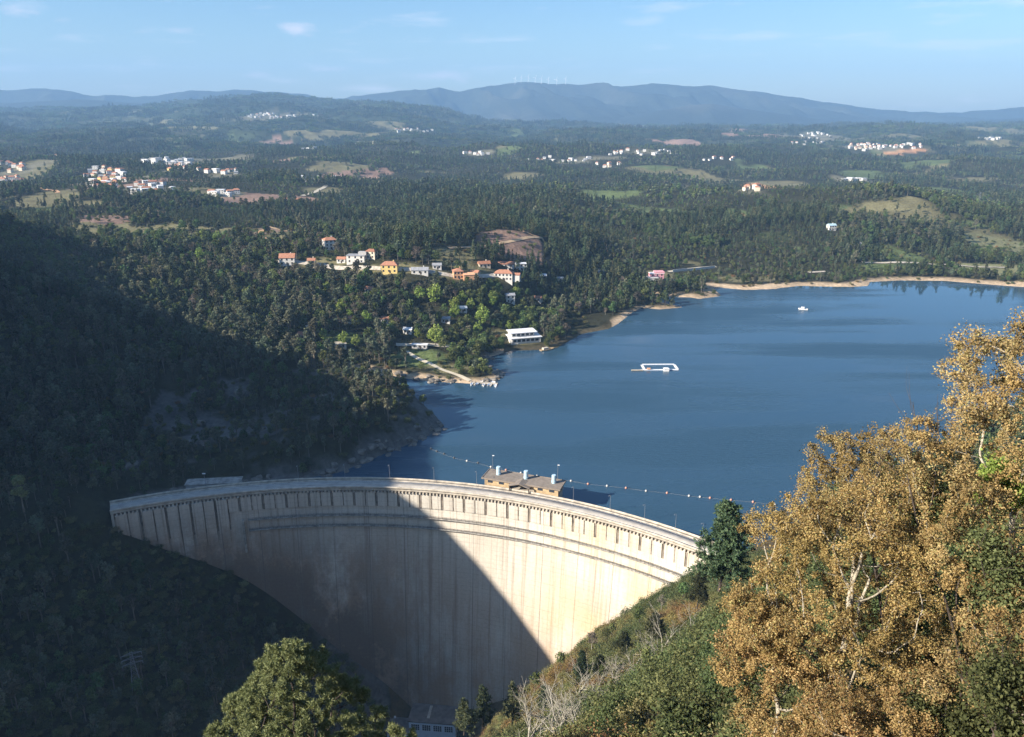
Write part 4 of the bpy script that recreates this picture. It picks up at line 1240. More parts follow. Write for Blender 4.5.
# more small houses and roofs among the trees around the hamlet
for px, py, w, d, st, wl, rf, kd, lab in [
        (342, 262, 8, 6, 1, 'white_wall', 'red_roof', 'gable', 'small white house with red roof below the tall block'), (372, 258, 9, 7, 2, 'cream_wall', 'old_roof', 'hip', 'cream house with brown roof above the yellow house'),
        (437, 268, 8, 6, 1, 'white_wall', 'grey_roof', 'gable', 'small white house between the grey roofed and orange houses'), (475, 275, 8, 6, 1, 'cream_wall', 'red_roof', 'gable', 'small cream house right of the orange house'),
        (412, 228, 9, 7, 1, 'cream_wall', 'red_roof', 'hip', 'cream house with red roof in the wood above the hamlet, left one'), (432, 228, 9, 7, 1, 'cream_wall', 'old_roof', 'gable', 'low house with brown roof in the wood above the hamlet, right one'),
        (303, 338, 7, 6, 1, 'cream_wall', 'old_roof', 'gable', 'low cream house at the sunlit edge of the left hill'), (352, 322, 7, 6, 1, 'white_wall', 'old_roof', 'gable', 'white hut with brown roof under tall trees on the peninsula'),
        (386, 322, 7, 5, 1, 'grey_wall', 'old_roof', 'gable', 'grey hut with brown roof among the peninsula trees'), (446, 322, 7, 5, 1, 'white_wall', 'grey_roof', 'gable', 'white hut behind the bright tree by the peninsula path'),
        (538, 300, 7, 6, 1, 'white_wall', 'old_roof', 'gable', 'white hut with brown roof on the slope right of the lakeside building'), (370, 292, 7, 6, 1, 'cream_wall', 'red_roof', 'gable', 'cream hut with red roof below the yellow house')]:
    house(px, py, w, d, st, wl, rf, lab, random.uniform(-.4, .4), kd, rh=1.6, nwin=2, chimney=False)

# ------------------------------------------------------------------ boulders along the waterline
def boulder_mesh(seed):
    rng = np.random.default_rng(seed)
    bm = bmesh.new(); bmesh.ops.create_icosphere(bm, subdivisions=2, radius=1.0)
    cuts = rng.normal(size=(9, 3)); cuts /= np.linalg.norm(cuts, axis=1)[:, None]; lim = rng.uniform(.5, .85, 9)
    for v in bm.verts:
        p = np.array(v.co)
        for c, l in zip(cuts, lim):
            dd = p @ c
            if dd > l: p = p - c * (dd - l)
        v.co = Vector(p * [1.25, .95, .7])
    me = bpy.data.meshes.new('boulder'); bm.to_mesh(me); bm.free(); me.materials.append(M['boulder']); return me


M['boulder'] = simple('weathered_rock', (0.20, 0.18, 0.155), 0.95, 0.35, 0.6, bump=0.6)
BM_ = [boulder_mesh(k) for k in range(5)]
brg = random.Random(3)
for poly, cnt, lab in ((near_shore[6:14], 110, 'pale grey boulder at the waterline of the shaded rocky headland'), (far_shore[-8:], 70, 'tan boulder on the rocky bank of the peninsula')):
    PL = np.array(poly); sg = np.linalg.norm(np.diff(PL, axis=0), axis=1); cl_ = np.r_[0, np.cumsum(sg)]
    for k in range(cnt):
        s_ = brg.uniform(0, cl_[-1]); q = np.array([np.interp(s_, cl_, PL[:, 0]), np.interp(s_, cl_, PL[:, 1])])
        q = q + np.array([brg.uniform(-4.5, 4.5), brg.uniform(-4.5, 4.5)])
        zz = hz(q[0], q[1])
        if zz < -.8 or zz > 7: continue
        o = obj('boulder', brg.choice(BM_), None, (q[0], q[1], zz + .1), brg.uniform(0, 6.28), brg.uniform(.5, 2.6)); tag(o, lab, 'boulder', lab.split(' ', 1)[0] + ' boulders along the ' + ('headland' if 'headland' in lab else 'peninsula bank'))

for k in range(46):
    q = (brg.uniform(-185, -75), brg.uniform(325, 425)); zz = hz(*q)
    if zz < 2 or cliff_mask(np.array([q[0]]), np.array([q[1]]))[0] < .4: continue
    o = obj('boulder', brg.choice(BM_), None, (q[0], q[1], zz + .2), brg.uniform(0, 6.28), brg.uniform(1.2, 3.6)); tag(o, 'large grey rock outcrop on the shaded hillside behind the dam', 'rock', 'rock outcrops on the shaded hillside')

# ------------------------------------------------------------------ villages beyond
def village_proto(w, d, st, wall, roof, kind):
    mb = MB(); hh = st * 3.0
    mb.box((0, 0, hh / 2 - 1.5), (w, d, hh + 3), 0)
    for s in range(st):
        for k in range(3): mb.box((-w / 2 + w * (k + .5) / 3, -d / 2 - .03, 3 * s + 1.7), (1.3, .06, 1.4), 2)
    if kind == 'hip': mb.hip((0, 0, hh + .2), (w, d), 2.2, .4, 1)
    elif kind == 'gable': mb.gable((0, 0, hh + .2), (w, d), 2.2, .4, 1)
    else: mb.box((0, 0, hh + .25), (w + .6, d + .6, .5), 1)
    return mb.mesh('village_house', [M[wall], M[roof], M['shutter']])


VP = [(village_proto(11, 8, 2, 'white_wall', 'red_roof', 'hip'), 'white house with terracotta roof'), (village_proto(12, 8, 2, 'white_wall', 'old_roof', 'gable'), 'white house with brown tiled roof'),
      (village_proto(12, 9, 2, 'white_wall', 'white_roof', 'flat'), 'white flat roofed house'), (village_proto(10, 8, 2, 'cream_wall', 'red_roof', 'hip'), 'cream house with terracotta roof'),
      (village_proto(10, 8, 2, 'yellow_wall', 'red_roof', 'hip'), 'yellow house with terracotta roof'), (village_proto(22, 10, 2, 'white_wall', 'white_roof', 'flat'), 'long white two storey block'),
      (village_proto(14, 11, 3, 'white_wall', 'grey_roof', 'flat'), 'tall white apartment block'), (village_proto(9, 7, 1, 'white_wall', 'grey_roof', 'gable'), 'low white house with grey roof')]
VH = {}
VL = [  # px, py centre, rx, ry, count, mix, phrase
    (104, 179, 22, 11, 40, (0, 1, 2, 3, 4, 0, 2), 'in the left plateau village'),
    (172, 162, 28, 5, 20, (2, 5, 6, 2, 5), 'in the upper left town'),
    (185, 169, 18, 4, 12, (0, 3, 4, 0), 'below the upper left town'),
    (12, 167, 14, 6, 12, (0, 3, 3), 'at the left edge, upper row'),
    (12, 182, 14, 4, 9, (0, 3, 3), 'at the left edge, lower row'),
    (152, 190, 24, 6, 18, (2, 0, 7, 1, 2), 'below the left plateau village'),
    (225, 173, 18, 3, 7, (0, 7, 2, 1), 'along the upper left road'),
    (226, 195, 14, 2, 6, (0, 2, 1), 'in a row below the plateau road'),
    (50, 157, 14, 3, 4, (3, 7), 'at the far left wood edge'),
    (320, 179, 26, 3, 7, (2, 7, 2), 'at the plateau road end'),
    (282, 116, 38, 3, 34, (2, 0, 2, 7), 'in the high hilltop village'),
    (412, 131, 22, 2, 12, (2, 7, 0), 'right of the hilltop village'),
    (310, 149, 8, 2, 5, (2, 7), 'in the lone far group'),
    (478, 154, 14, 1.5, 7, (0, 2), 'above the central wood'),
    (560, 160, 34, 3, 14, (0, 7, 2), 'in the far valley hamlet, left half'),
    (640, 153, 45, 3, 20, (0, 2, 7), 'in the far valley hamlet, middle'),
    (610, 166, 22, 2, 6, (0, 3), 'in the far valley hamlet, lower row'),
    (720, 160, 22, 2, 6, (0, 7), 'in the far valley hamlet, right end'),
    (816, 136, 18, 3, 14, (2, 7, 2), 'in the far right village, top left'),
    (806, 144, 20, 2, 9, (2, 0), 'in the far right village, lower left'),
    (868, 147, 20, 4, 28, (0, 3, 0, 2), 'amid the far right village'),
    (908, 146, 18, 3, 12, (2, 0), 'in the far right village, right part'),
    (989, 139, 13, .8, 7, (5, 2), 'below the mountains, far right'),
    (852, 181, 14, 1, 5, (2, 5), 'behind the right pine ridge'),
    (752, 190, 12, 2, 4, (0, 3), 'beside the pale quarry'),
]
vr = random.Random(5)
for px, py, rx, ry, n, mix, phrase in VL:
    pts = []
    tries = 0
    while len(pts) < n and tries < n * 30:
        tries += 1
        a = vr.uniform(0, 2 * math.pi); q = math.sqrt(vr.random())
        g = ground_hit(px + rx * q * math.cos(a), py + ry * q * math.sin(a))
        if g[1] < 600 or any((g[0] - p[0]) ** 2 + (g[1] - p[1]) ** 2 < 13 ** 2 for p in pts): continue
        pts.append(g)
        k = vr.choice(mix)
        me, nm = VP[k]
        s_ = vr.uniform(.72, 1.05) * (1.0 + max(0, g[1] - 2500) / 9000)
        o = obj('village_house', me, None, (g[0], g[1], g[2] + 0.3), vr.uniform(-.6, .6) + vr.choice((0, 0, 1.57)), s_)
        tag(o, f'tiny {nm} {phrase}' if g[1] > 1500 else f'{nm} {phrase}', 'house', f'{nm}s {phrase}')
        if 'hamlet' not in phrase or g[1] > 1400: HOUSES.append((g[0], g[1], 9.0))
# wind turbines on the mountain crest
tm = MB().tube([(0, 0, -20), (0, 0, 60)], [2.4, 1.5], 8).mesh('tower', M['paint_white'])
nm_ = MB().box((0, 0, 61), (3, 7, 3)).mesh('nacelle', M['paint_white'])
bl = MB()
for k in range(3):
    a = 2 * math.pi * k / 3 + .4
    bl.tube([(0, -4, 61), (math.sin(a) * 14, -4, 61 + math.cos(a) * 14), (math.sin(a) * 34, -4, 61 + math.cos(a) * 34)], [1.2, 1.6, .4], 5)
rm = bl.mesh('rotor', M['paint_white'])
for px in (515, 521, 528, 535, 541, 548, 556, 565):
    yy = YR - 120; x_ = (px - W / 2) / FPX * yy * math.cos(PITCH) * 1.0
    zz = hz(x_, yy)
    o = empty('wind_turbine', (x_, yy, zz), vr.uniform(-.5, .5), 'tiny white wind turbine on the far mountain crest', 'wind turbine', 'wind turbines on the mountain crest')
    obj('tower', tm, o); obj('nacelle', nm_, o); obj('rotor', rm, o)

# ------------------------------------------------------------------ vegetation: shapes
def quads(C, size, rng, asp=0.7, up=None, upw=0.0):
    """one leaf-shaped face per centre, random facing"""
    n = len(C)
    a = rng.normal(size=(n, 3))
    if up is not None: a = a * (1 - upw) + up * upw * 1.6
    a /= np.linalg.norm(a, axis=1)[:, None] + 1e-9
    b = rng.normal(size=(n, 3)); b -= (b * a).sum(1)[:, None] * a; b /= np.linalg.norm(b, axis=1)[:, None] + 1e-9
    c = np.cross(a, b)
    s = (np.asarray(size) * np.ones(n))[:, None] * .5
    bend = a * s * rng.uniform(-.35, .35, (n, 1))
    V = np.stack([C - b * s, C + c * s * asp + bend, C + b * s, C - c * s * asp + bend], 1).reshape(-1, 3)
    F = np.arange(4 * n).reshape(n, 4)
    return V, F


def tubes(lines, sides):
    Vs = []; Fs = []; off = 0
    for pts, rad in lines:
        k = len(pts)
        d = np.gradient(pts, axis=0); d /= np.linalg.norm(d, axis=1)[:, None] + 1e-9
        ref = np.array([0.31, 0.17, 0.93]) if abs(d[0][2]) < .8 else np.array([1., .1, 0])
        u = np.cross(d, ref); u /= np.linalg.norm(u, axis=1)[:, None] + 1e-9
        w = np.cross(d, u)
        n = sides(rad[0])
        an = 2 * np.pi * np.arange(n) / n
        ring = pts[:, None] + (u[:, None] * np.cos(an)[None, :, None] + w[:, None] * np.sin(an)[None, :, None]) * np.asarray(rad)[:, None, None]
        Vs.append(ring.reshape(-1, 3))
        i = off + np.arange(k * n).reshape(k, n); j = np.roll(i, -1, axis=1)
        Fs.append(np.stack([i[:-1], j[:-1], j[1:], i[1:]], -1).reshape(-1, 4)); off += k * n
    return np.concatenate(Vs), np.concatenate(Fs)


def rot_about(d, spread, rng):
    a = rng.uniform(0, 2 * np.pi)
    u = np.cross(d, [0.3, .2, .9]); u /= np.linalg.norm(u) + 1e-9; v = np.cross(d, u)
    q = d * math.cos(spread) + (u * math.cos(a) + v * math.sin(a)) * math.sin(spread)
    return q / np.linalg.norm(q)


def grow(rng, base, d0, L, r, nch, ratio, spread, trop, wob, start, lmin=0.0, taper=.45):
    lines = []; tips = []
    def rec(p, d, L, r, lev):
        n = max(3, int(3 + L / (0.5 + .25 * lev)))
        n = min(n, 11)
        pts = [p]; 
        for i in range(n):
            d = d + rng.normal(0, wob[lev], 3) + np.array([0, 0, trop[lev]])
            d = d / np.linalg.norm(d); p = p + d * L / n; pts.append(p)
        pts = np.array(pts); rad = r * np.linspace(1, taper, n + 1)
        lines.append((pts, rad))
        if lev >= len(nch) - 1: tips.append(pts)
        if lev >= len(nch): return
        for k in range(nch[lev]):
            t = start[lev] + (1 - start[lev]) * (k + rng.uniform(.1, .9)) / nch[lev]
            i = min(int(t * n), n - 1); f = t * n - i
            q = pts[i] * (1 - f) + pts[i + 1] * f
            dd = pts[i + 1] - pts[i]; dd /= np.linalg.norm(dd)
            rec(q, rot_about(dd, spread[lev] * rng.uniform(.6, 1.3), rng), L * ratio[lev] * rng.uniform(.7, 1.25) * (1.15 - .35 * t), max(rad[i] * .62, .008), lev + 1)
    rec(np.asarray(base, float), np.asarray(d0, float), L, r, 0)
    return lines, tips


def leaves_on(tips, per, spread, size, rng, asp=.7, var=.35):
    P_ = np.concatenate([t[max(0, len(t) // 3):] for t in tips])
    i = rng.integers(0, len(P_), int(per * len(tips)))
    C = P_[i] + rng.normal(0, spread, (len(i), 3))
    return quads(C, size * rng.uniform(1 - var, 1 + var, len(C)), rng, asp)


def join_parts(parts):
    """parts: list of (V, F, material index)"""
    V = []; F = []; mi = []; o = 0
    for v, f, m in parts:
        V.append(v); F.append(f + o); mi.append(np.full(len(f), m)); o += len(v)
    return np.concatenate(V), np.concatenate(F), np.concatenate(mi)


# ---- mid-distance trees: (trunk V,F), (crown V,F)
def pine_shape(seed, Ht, R, nb=34, per=13, cs=.95, bare=.28, expo=.8):
    rng = np.random.default_rng(seed)
    lean = rng.normal(0, .02, 2)
    tp = np.array([[lean[0] * t * Ht, lean[1] * t * Ht, t * Ht - .8] for t in np.linspace(0, 1, 6)])
    tv, tf = tubes([(tp, np.linspace(.022 * Ht * .6, .02, 6))], lambda r: 6)
    C = []; U = []
    for k in range(nb):
        t = bare + (1 - bare) * (k + rng.random()) / nb
        L = R * (1.05 - (t - bare) / (1 - bare)) ** expo * rng.uniform(.55, 1.15); a = rng.uniform(0, 2 * np.pi)
        m = max(4, int(per * (L / R + .25)))
        s = rng.uniform(.15, 1, m) ** .7
        x = L * s * math.cos(a) + rng.normal(0, .12 * R, m); y = L * s * math.sin(a) + rng.normal(0, .12 * R, m)
        z = t * Ht + L * s * rng.uniform(-.05, .35) + rng.normal(0, .025 * Ht, m)
        C.append(np.stack([x + lean[0] * t * Ht, y + lean[1] * t * Ht, z], -1))
    m = 6; C.append(np.stack([rng.normal(0, .06 * R, m), rng.normal(0, .06 * R, m), Ht * rng.uniform(.93, 1.03, m)], -1))
    C = np.concatenate(C)
    out = C * [1, 1, 0] + [0, 0, .5]
    cv, cf = quads(C, cs * rng.uniform(.6, 1.3, len(C)), rng, .75, out / (np.linalg.norm(out, axis=1)[:, None] + 1e-6), .45)
    return (tv, tf), (cv, cf)


def round_shape(seed, Ht, R, lobes=12, per=38, cs=.9, bare=.3):
    rng = np.random.default_rng(seed)
    lines = [(np.array([[0, 0, -.8], [rng.normal(0, .1), rng.normal(0, .1), bare * Ht], [rng.normal(0, .3), rng.normal(0, .3), .7 * Ht]]), np.array([.022 * Ht, .016 * Ht, .006 * Ht]))]
    C = []; O = []
    for k in range(lobes):
        t = rng.uniform(0, 1); a = rng.uniform(0, 2 * np.pi)
        rr = R * .62 * math.sin(math.pi * min(max(.18 + .75 * t, 0), 1)) * rng.uniform(.5, 1.1)
        c = np.array([rr * math.cos(a), rr * math.sin(a), Ht * (bare + .1 + (1 - bare - .18) * t)])
        lines.append((np.array([[0, 0, bare * Ht * .9], c * [.5, .5, 1] - [0, 0, .08 * Ht], c]), np.array([.01 * Ht, .007 * Ht, .003 * Ht])))
        lr = R * rng.uniform(.32, .5)
        d = rng.normal(size=(per, 3)); d /= np.linalg.norm(d, axis=1)[:, None]
        C.append(c + d * lr * rng.uniform(.5, 1.05, (per, 1)) * [1, 1, .8]); O.append(d)
    tv, tf = tubes(lines, lambda r: 5)
    C = np.concatenate(C); O = np.concatenate(O)
    cv, cf = quads(C, cs * rng.uniform(.55, 1.3, len(C)), rng, .8, O, .45)
    return (tv, tf), (cv, cf)


def shrub_shape(seed, R, Ht, n, cs, lobes=9):
    rng = np.random.default_rng(seed)
    C = []; O = []
    for k in range(lobes):
        a = rng.uniform(0, 2 * np.pi); rr = R * .7 * math.sqrt(rng.random()); c = np.array([rr * math.cos(a), rr * math.sin(a), Ht * rng.uniform(.2, .75)])
        d = rng.normal(size=(n // lobes, 3)); d /= np.linalg.norm(d, axis=1)[:, None]
        C.append(c + d * R * .42 * rng.uniform(.35, 1.05, (len(d), 1)) * [1, 1, .8 * Ht / R]); O.append(d)
    C = np.concatenate(C); O = np.concatenate(O); C[:, 2] = np.maximum(C[:, 2], -.2)
    # a few upright shoots break the outline
    m = n // 12; a = rng.uniform(0, 2 * np.pi, m); rr = R * np.sqrt(rng.random(m))
    C2 = np.stack([rr * np.cos(a), rr * np.sin(a), Ht * rng.uniform(.7, 1.25, m)], -1); C = np.r_[C, C2]; O = np.r_[O, np.tile([0, 0, 1.], (m, 1))]
    return quads(C, cs * rng.uniform(.55, 1.35, len(C)), rng, .55, O, .3)


PROTO = bpy.data.collections.new('tree_shapes')      # shapes only, not linked into the scene


class Kind:
    def __init__(s, name, trunk, crown):
        s.name = name; s.trunk, s.crown = trunk, crown


def proto_pair(tag_, shp, tm_, cm_):
    (tv, tf), (cv, cf) = shp
    t = mesh_np('trunk', tv, tf, M[tm_], smooth=True); c = mesh_np('crown', cv, cf, M[cm_])
    V_, F_, mi = join_parts([(tv, tf, 0), (cv, cf, 1)])
    return t, c, mesh_np(tag_, V_, F_, [M[tm_], M[cm_]], mi)


PINES = [proto_pair('pine', pine_shape(100 + k, *a), 'bark_dark', 'pine') for k, a in enumerate([(13, 2.7), (15, 2.9), (11, 2.6), (14, 2.3, 30, 11), (12, 3.1, 36, 13, 1.0, .2, .6), (16, 3.4, 26, 15, 1.0, .55, .35), (9, 2.8, 30, 13, .9, .12, .7)])]
BROADS = [proto_pair('broad', round_shape(200, 9, 3.8), 'bark_dark', 'broad'), proto_pair('broad', round_shape(201, 11, 4.0, 14), 'bark_dark', 'broad'), proto_pair('broad', round_shape(202, 8, 3.4), 'bark_dark', 'euca'),
          proto_pair('tall', round_shape(203, 16, 3.2, 15, 34, .9, .38), 'bark_euca', 'euca'), proto_pair('tall', round_shape(204, 14, 3.4, 13, 34, .9, .4), 'bark_euca', 'euca'), proto_pair('bright', round_shape(205, 10, 4.4, 15, 42, .85, .2), 'bark_dark', 'bright'), proto_pair('light', round_shape(206, 9, 4.2, 13, 40, .85, .25), 'bark_dark', 'light'), proto_pair('winter', round_shape(207, 10, 3.6, 14, 44, .6, .3), 'bark_grey', 'winter')]
far_pine = [mesh_np('far_pine', *join_parts([(*pine_shape(300 + k, 13, 3.0, 16, 6, 1.9)[1], 0)])[:2], M['pine']) for k in range(3)]
far_broad = [mesh_np('far_broad', *round_shape(310 + k, 11, 4.2, 7, 14, 2.0)[1], M[('euca', 'broad', 'light')[k]]) for k in range(3)]


def clump(seed, pine, mat, n=9, spread=15):
    rng = np.random.default_rng(seed); parts = []
    for k in range(n):
        (_, _), (cv, cf) = pine_shape(seed * 31 + k, rng.uniform(10, 16), 3.2, 10, 4, 2.8, .1) if pine else round_shape(seed * 31 + k, rng.uniform(8, 13), 4.4, 5, 9, 2.8, .1)
        parts.append((cv + [rng.uniform(-spread, spread), rng.uniform(-spread, spread), rng.uniform(-1, 1)], cf, 0))
    V_, F_, _ = join_parts(parts)
    return mesh_np('tree_clump', V_, F_, M[mat])


CLP = [clump(k + 1, True, 'pine') for k in range(3)]; CLB = [clump(k + 11, False, m) for k, m in enumerate(('broad', 'euca', 'light'))]


def scatter(name, pts, rot, scl, ix, meshes, label=None):
    """one object: instances of the given meshes on points (uncountable background growth)"""
    sub = bpy.data.collections.new(name + '_shapes')
    for k, m_ in enumerate(meshes):
        o_ = bpy.data.objects.new(f'{name}_{k:02d}', m_); sub.objects.link(o_)
    me = bpy.data.meshes.new(name); me.vertices.add(len(pts)); me.vertices.foreach_set('co', np.asarray(pts, np.float32).ravel())
    for an, dt, arr in (('rz', 'FLOAT', rot), ('sc', 'FLOAT', scl), ('ix', 'INT', ix)):
        at_ = me.attributes.new(an, dt, 'POINT'); at_.data.foreach_set('value', np.asarray(arr, np.int32 if dt == 'INT' else np.float32))
    o = obj(name, me); tag(o, label, kind='stuff')
    g = bpy.data.node_groups.new(name + '_scatter', 'GeometryNodeTree')
    g.interface.new_socket('Geometry', in_out='INPUT', socket_type='NodeSocketGeometry'); g.interface.new_socket('Geometry', in_out='OUTPUT', socket_type='NodeSocketGeometry')
    gi = g.nodes.new('NodeGroupInput'); go = g.nodes.new('NodeGroupOutput')
    iop = g.nodes.new('GeometryNodeInstanceOnPoints'); ci = g.nodes.new('GeometryNodeCollectionInfo')
    ci.inputs['Collection'].default_value = sub; ci.inputs['Separate Children'].default_value = True; ci.inputs['Reset Children'].default_value = True
    def na(n_, dt):
        q = g.nodes.new('GeometryNodeInputNamedAttribute'); q.data_type = dt; q.inputs['Name'].default_value = n_; return q.outputs['Attribute']
    cx = g.nodes.new('ShaderNodeCombineXYZ'); g.links.new(na('rz', 'FLOAT'), cx.inputs[2])
    er = g.nodes.new('FunctionNodeEulerToRotation'); g.links.new(cx.outputs[0], er.inputs[0])
    iop.inputs['Pick Instance'].default_value = True
    g.links.new(gi.outputs[0], iop.inputs['Points']); g.links.new(ci.outputs[0], iop.inputs['Instance'])
    g.links.new(na('ix', 'INT'), iop.inputs['Instance Index']); g.links.new(er.outputs[0], iop.inputs['Rotation'])
    cs_ = g.nodes.new('ShaderNodeCombineXYZ'); sa = na('sc', 'FLOAT')
    for k in range(3): g.links.new(sa, cs_.inputs[k])
    g.links.new(cs_.outputs[0], iop.inputs['Scale']); g.links.new(iop.outputs[0], go.inputs[0])
    md = o.modifiers.new('scatter', 'NODES'); md.node_group = g
    return o


# ---- what the camera's side of the land hides, so that nothing is planted out of sight
EL = (GZ - CAMZ) / R_
CM = np.maximum.accumulate(EL, axis=0)


def shows(x, y, z, slack):
    r = np.hypot(x, y); a = np.arctan2(x, y)
    j = np.clip(np.searchsorted(az, a), 0, len(az) - 1); i = np.clip(np.searchsorted(rr_, r) - 2, 0, len(rr_) - 1)
    return (z + slack - CAMZ) / r > CM[i, j]


BRIGHT = [(436, 306, 1.7, 'large fresh green tree behind the others on the peninsula'), (420, 303, 1.3, 'fresh green tree left of the largest one on the peninsula'), (462, 304, 1.0, 'small fresh green tree, middle of the peninsula wood'), (483, 327, 1.5, 'tall fresh green tree left of the lakeside building'),
          (436, 346, 1.5, 'bright green tree standing alone beside the peninsula path'), (320, 360, 1.2, 'slim fresh green tree at the edge of the shade'), (344, 346, 1.0, 'fresh green tree right of the pale terrace house'), (329, 352, 1.0, 'fresh green tree in front of the pale terrace house'),
          (517, 300, 1.0, 'fresh green tree above the lakeside building'), (356, 348, .9, 'low fresh green tree beside the pale terrace house'), (492, 308, .9, 'yellowish green tree between the dark trees below the hamlet'), (200, 262, 1.2, 'pale green tree just behind the crest of the shaded left hill'), (205, 243, 1.3, 'light green tree in the meadow beyond the left hill'), (218, 244, 1.2, 'second light green tree in the meadow beyond the left hill')]
for q_ in range(16): BRIGHT.append((random.uniform(312, 560), random.uniform(288, 350), random.uniform(.7, 1.2), 'light fresh green tree scattered in the wood on the peninsula'))
BRIGHT = [(ground_hit(b[0], b[1]), b[2], b[3]) for b in BRIGHT]
BRIGHT = [b for b in BRIGHT if b[0][1] > 440 and b[0][2] > .5]
HS = np.array(HOUSES + [(b[0][0], b[0][1], 3.5 * b[1]) for b in BRIGHT])


def free_of_houses(x, y):
    ok = np.ones(x.shape, bool)
    for hx, hy, hr in HS:
        dx = x - hx; dy = y - hy
        ok &= ~((np.abs(dx) < hr + np.interp(hy, [1500, 3000], [1, 14])) & (dy < hr + 1) & (dy > -hr - np.interp(hy, [600, 1200, 2500, 5000], [13, 24, 40, 90])))
    return ok


def cells(y0, y1, cell, u0=-.74, u1=.74):
    ny = int((y1 - y0) / cell); out = []
    for k in range(ny):
        yy = y0 + (k + .5) * cell; xs = np.arange(u0 * yy - 40, u1 * yy + 40, cell)
        out.append(np.stack([xs, np.full(len(xs), yy)], -1))
    P_ = np.concatenate(out); return P_ + RNG.uniform(-.48, .48, P_.shape) * cell


pin = []; bro = []    # x, y, z, scale, proto, (0 near / 1 far / 2 clump)
for y0, y1, cell, lod in ((120, 620, 4.6, 0), (620, 1150, 5.6, 0), (1150, 1750, 7.8, 1), (1750, 2700, 10.5, 1), (2700, 4300, 27, 2), (4300, 7000, 40, 2)):
    Q = cells(y0, y1, cell); x, y = Q[:, 0], Q[:, 1]
    keep = ~((x > -70 + .0 * y) & (y < 305) & (x < 400) & ~((x > 115) & (y > 262))) & ~inside_lake(x, y)
    x, y = x[keep], y[keep]
    if y0 < 600:
        dd = np.hypot(x - DC[0], y - DC[1])
        sgn = (x - DC[0]) * NRM[0] + (y - DC[1]) * NRM[1]
        k2 = ~((dd > R0 - 17) & (dd < R0 + 14) & (sgn > 0) & (x > -172) & (x < 90)) & ~((x > -64) & (y < 330) & (x < 60))
        k2 &= ~((x > 40) & (y < 640) & ~((x > 115) & (y > 262)))
        x, y = x[k2], y[k2]
    if y0 < 600:
        k2 = RNG.random(len(x)) > .8 * cliff_mask(x, y); x, y = x[k2], y[k2]
    if y0 < 1150:
        sd_ = shore_dist(x, y); k2 = sd_ > np.where(y > 700, 13, 5) + 5 * fbm(x / 14, y / 14, 2, 4)
        k2 &= path_dist(x, y) > 2.2
        x, y = x[k2], y[k2]
    _, cl = patch_masks(x, y)
    thin = 0.5 + 0.5 * fbm(x / 70, y / 90, 3, 201)
    k2 = (RNG.random(len(x)) > cl * .97) & free_of_houses(x, y) & (RNG.random(len(x)) < np.clip(1.25 - 0.8 * sstep(.5, .8, thin), .35, 1))
    x, y = x[k2], y[k2]
    z = height(x, y)
    k2 = shows(x, y, z + 13, 8.0) & (z > -1 if y0 > 700 else z > -200)
    x, y, z = x[k2], y[k2], z[k2]
    pn = 0.5 + 0.5 * fbm(x / 190, y / 190, 3, 301) + np.where((y > 640) & (x > -120), .22, -.1) + np.where((y < 520) & (x < -100), -.04, 0) - .25 * ((y > 480) & (y < 640) & (x > -190) & (x < 40))
    stv = stand(x, y); pn = np.where(y > 680, pn * .45 + .27 + .62 * (stv - .45), pn)
    isp = pn + RNG.uniform(-.18, .18, len(x)) > .52
    sc_ = RNG.uniform(.6, 1.2, len(x)) * np.where((y > 680) & (((stv * 37) % 1) < .2), .55, 1.0) * (1 + (0.12 * fbm(x / 60, y / 60, 2, 17)))
    if y0 < 600:   # stunted growth on the gorge wall below the dam, and on the hill's rocky toe
        sc_ = np.where((x < -60) & (y < 318), sc_ * RNG.uniform(.35, .85, len(x)), sc_)
        sc_ = np.where((x > -190) & (x < 0) & (y > 318) & (y < 425), sc_ * .68, sc_)
    if lod == 2: sc_ = sc_ * (1.05 if y0 < 4000 else 1.45)
    for xx, yy, zz, ss, ip in zip(x, y, z, sc_, isp):
        (pin if ip else bro).append((xx, yy, zz, ss, lod))
pin = np.array(pin); bro = np.array(bro)


def region(x, y):
    if y < 318: return 'on the dark gorge slope below the left dam end', 'dark'
    if y < 430 and x < -20: return 'on the shaded hillside above the left dam end', 'dark'
    if y < 520 and x < -60: return 'along the crest of the shaded left hill', 'dark'
    if y < 640 and x < 60: return 'on the wooded peninsula across the water', 'sunlit'
    if x < -40: return 'around the lakeside hamlet', 'sunlit'
    if x < 120: return 'on the wooded slope above the narrow cove', 'sunlit'
    return 'on the slope above the sandy right shore', 'sunlit'


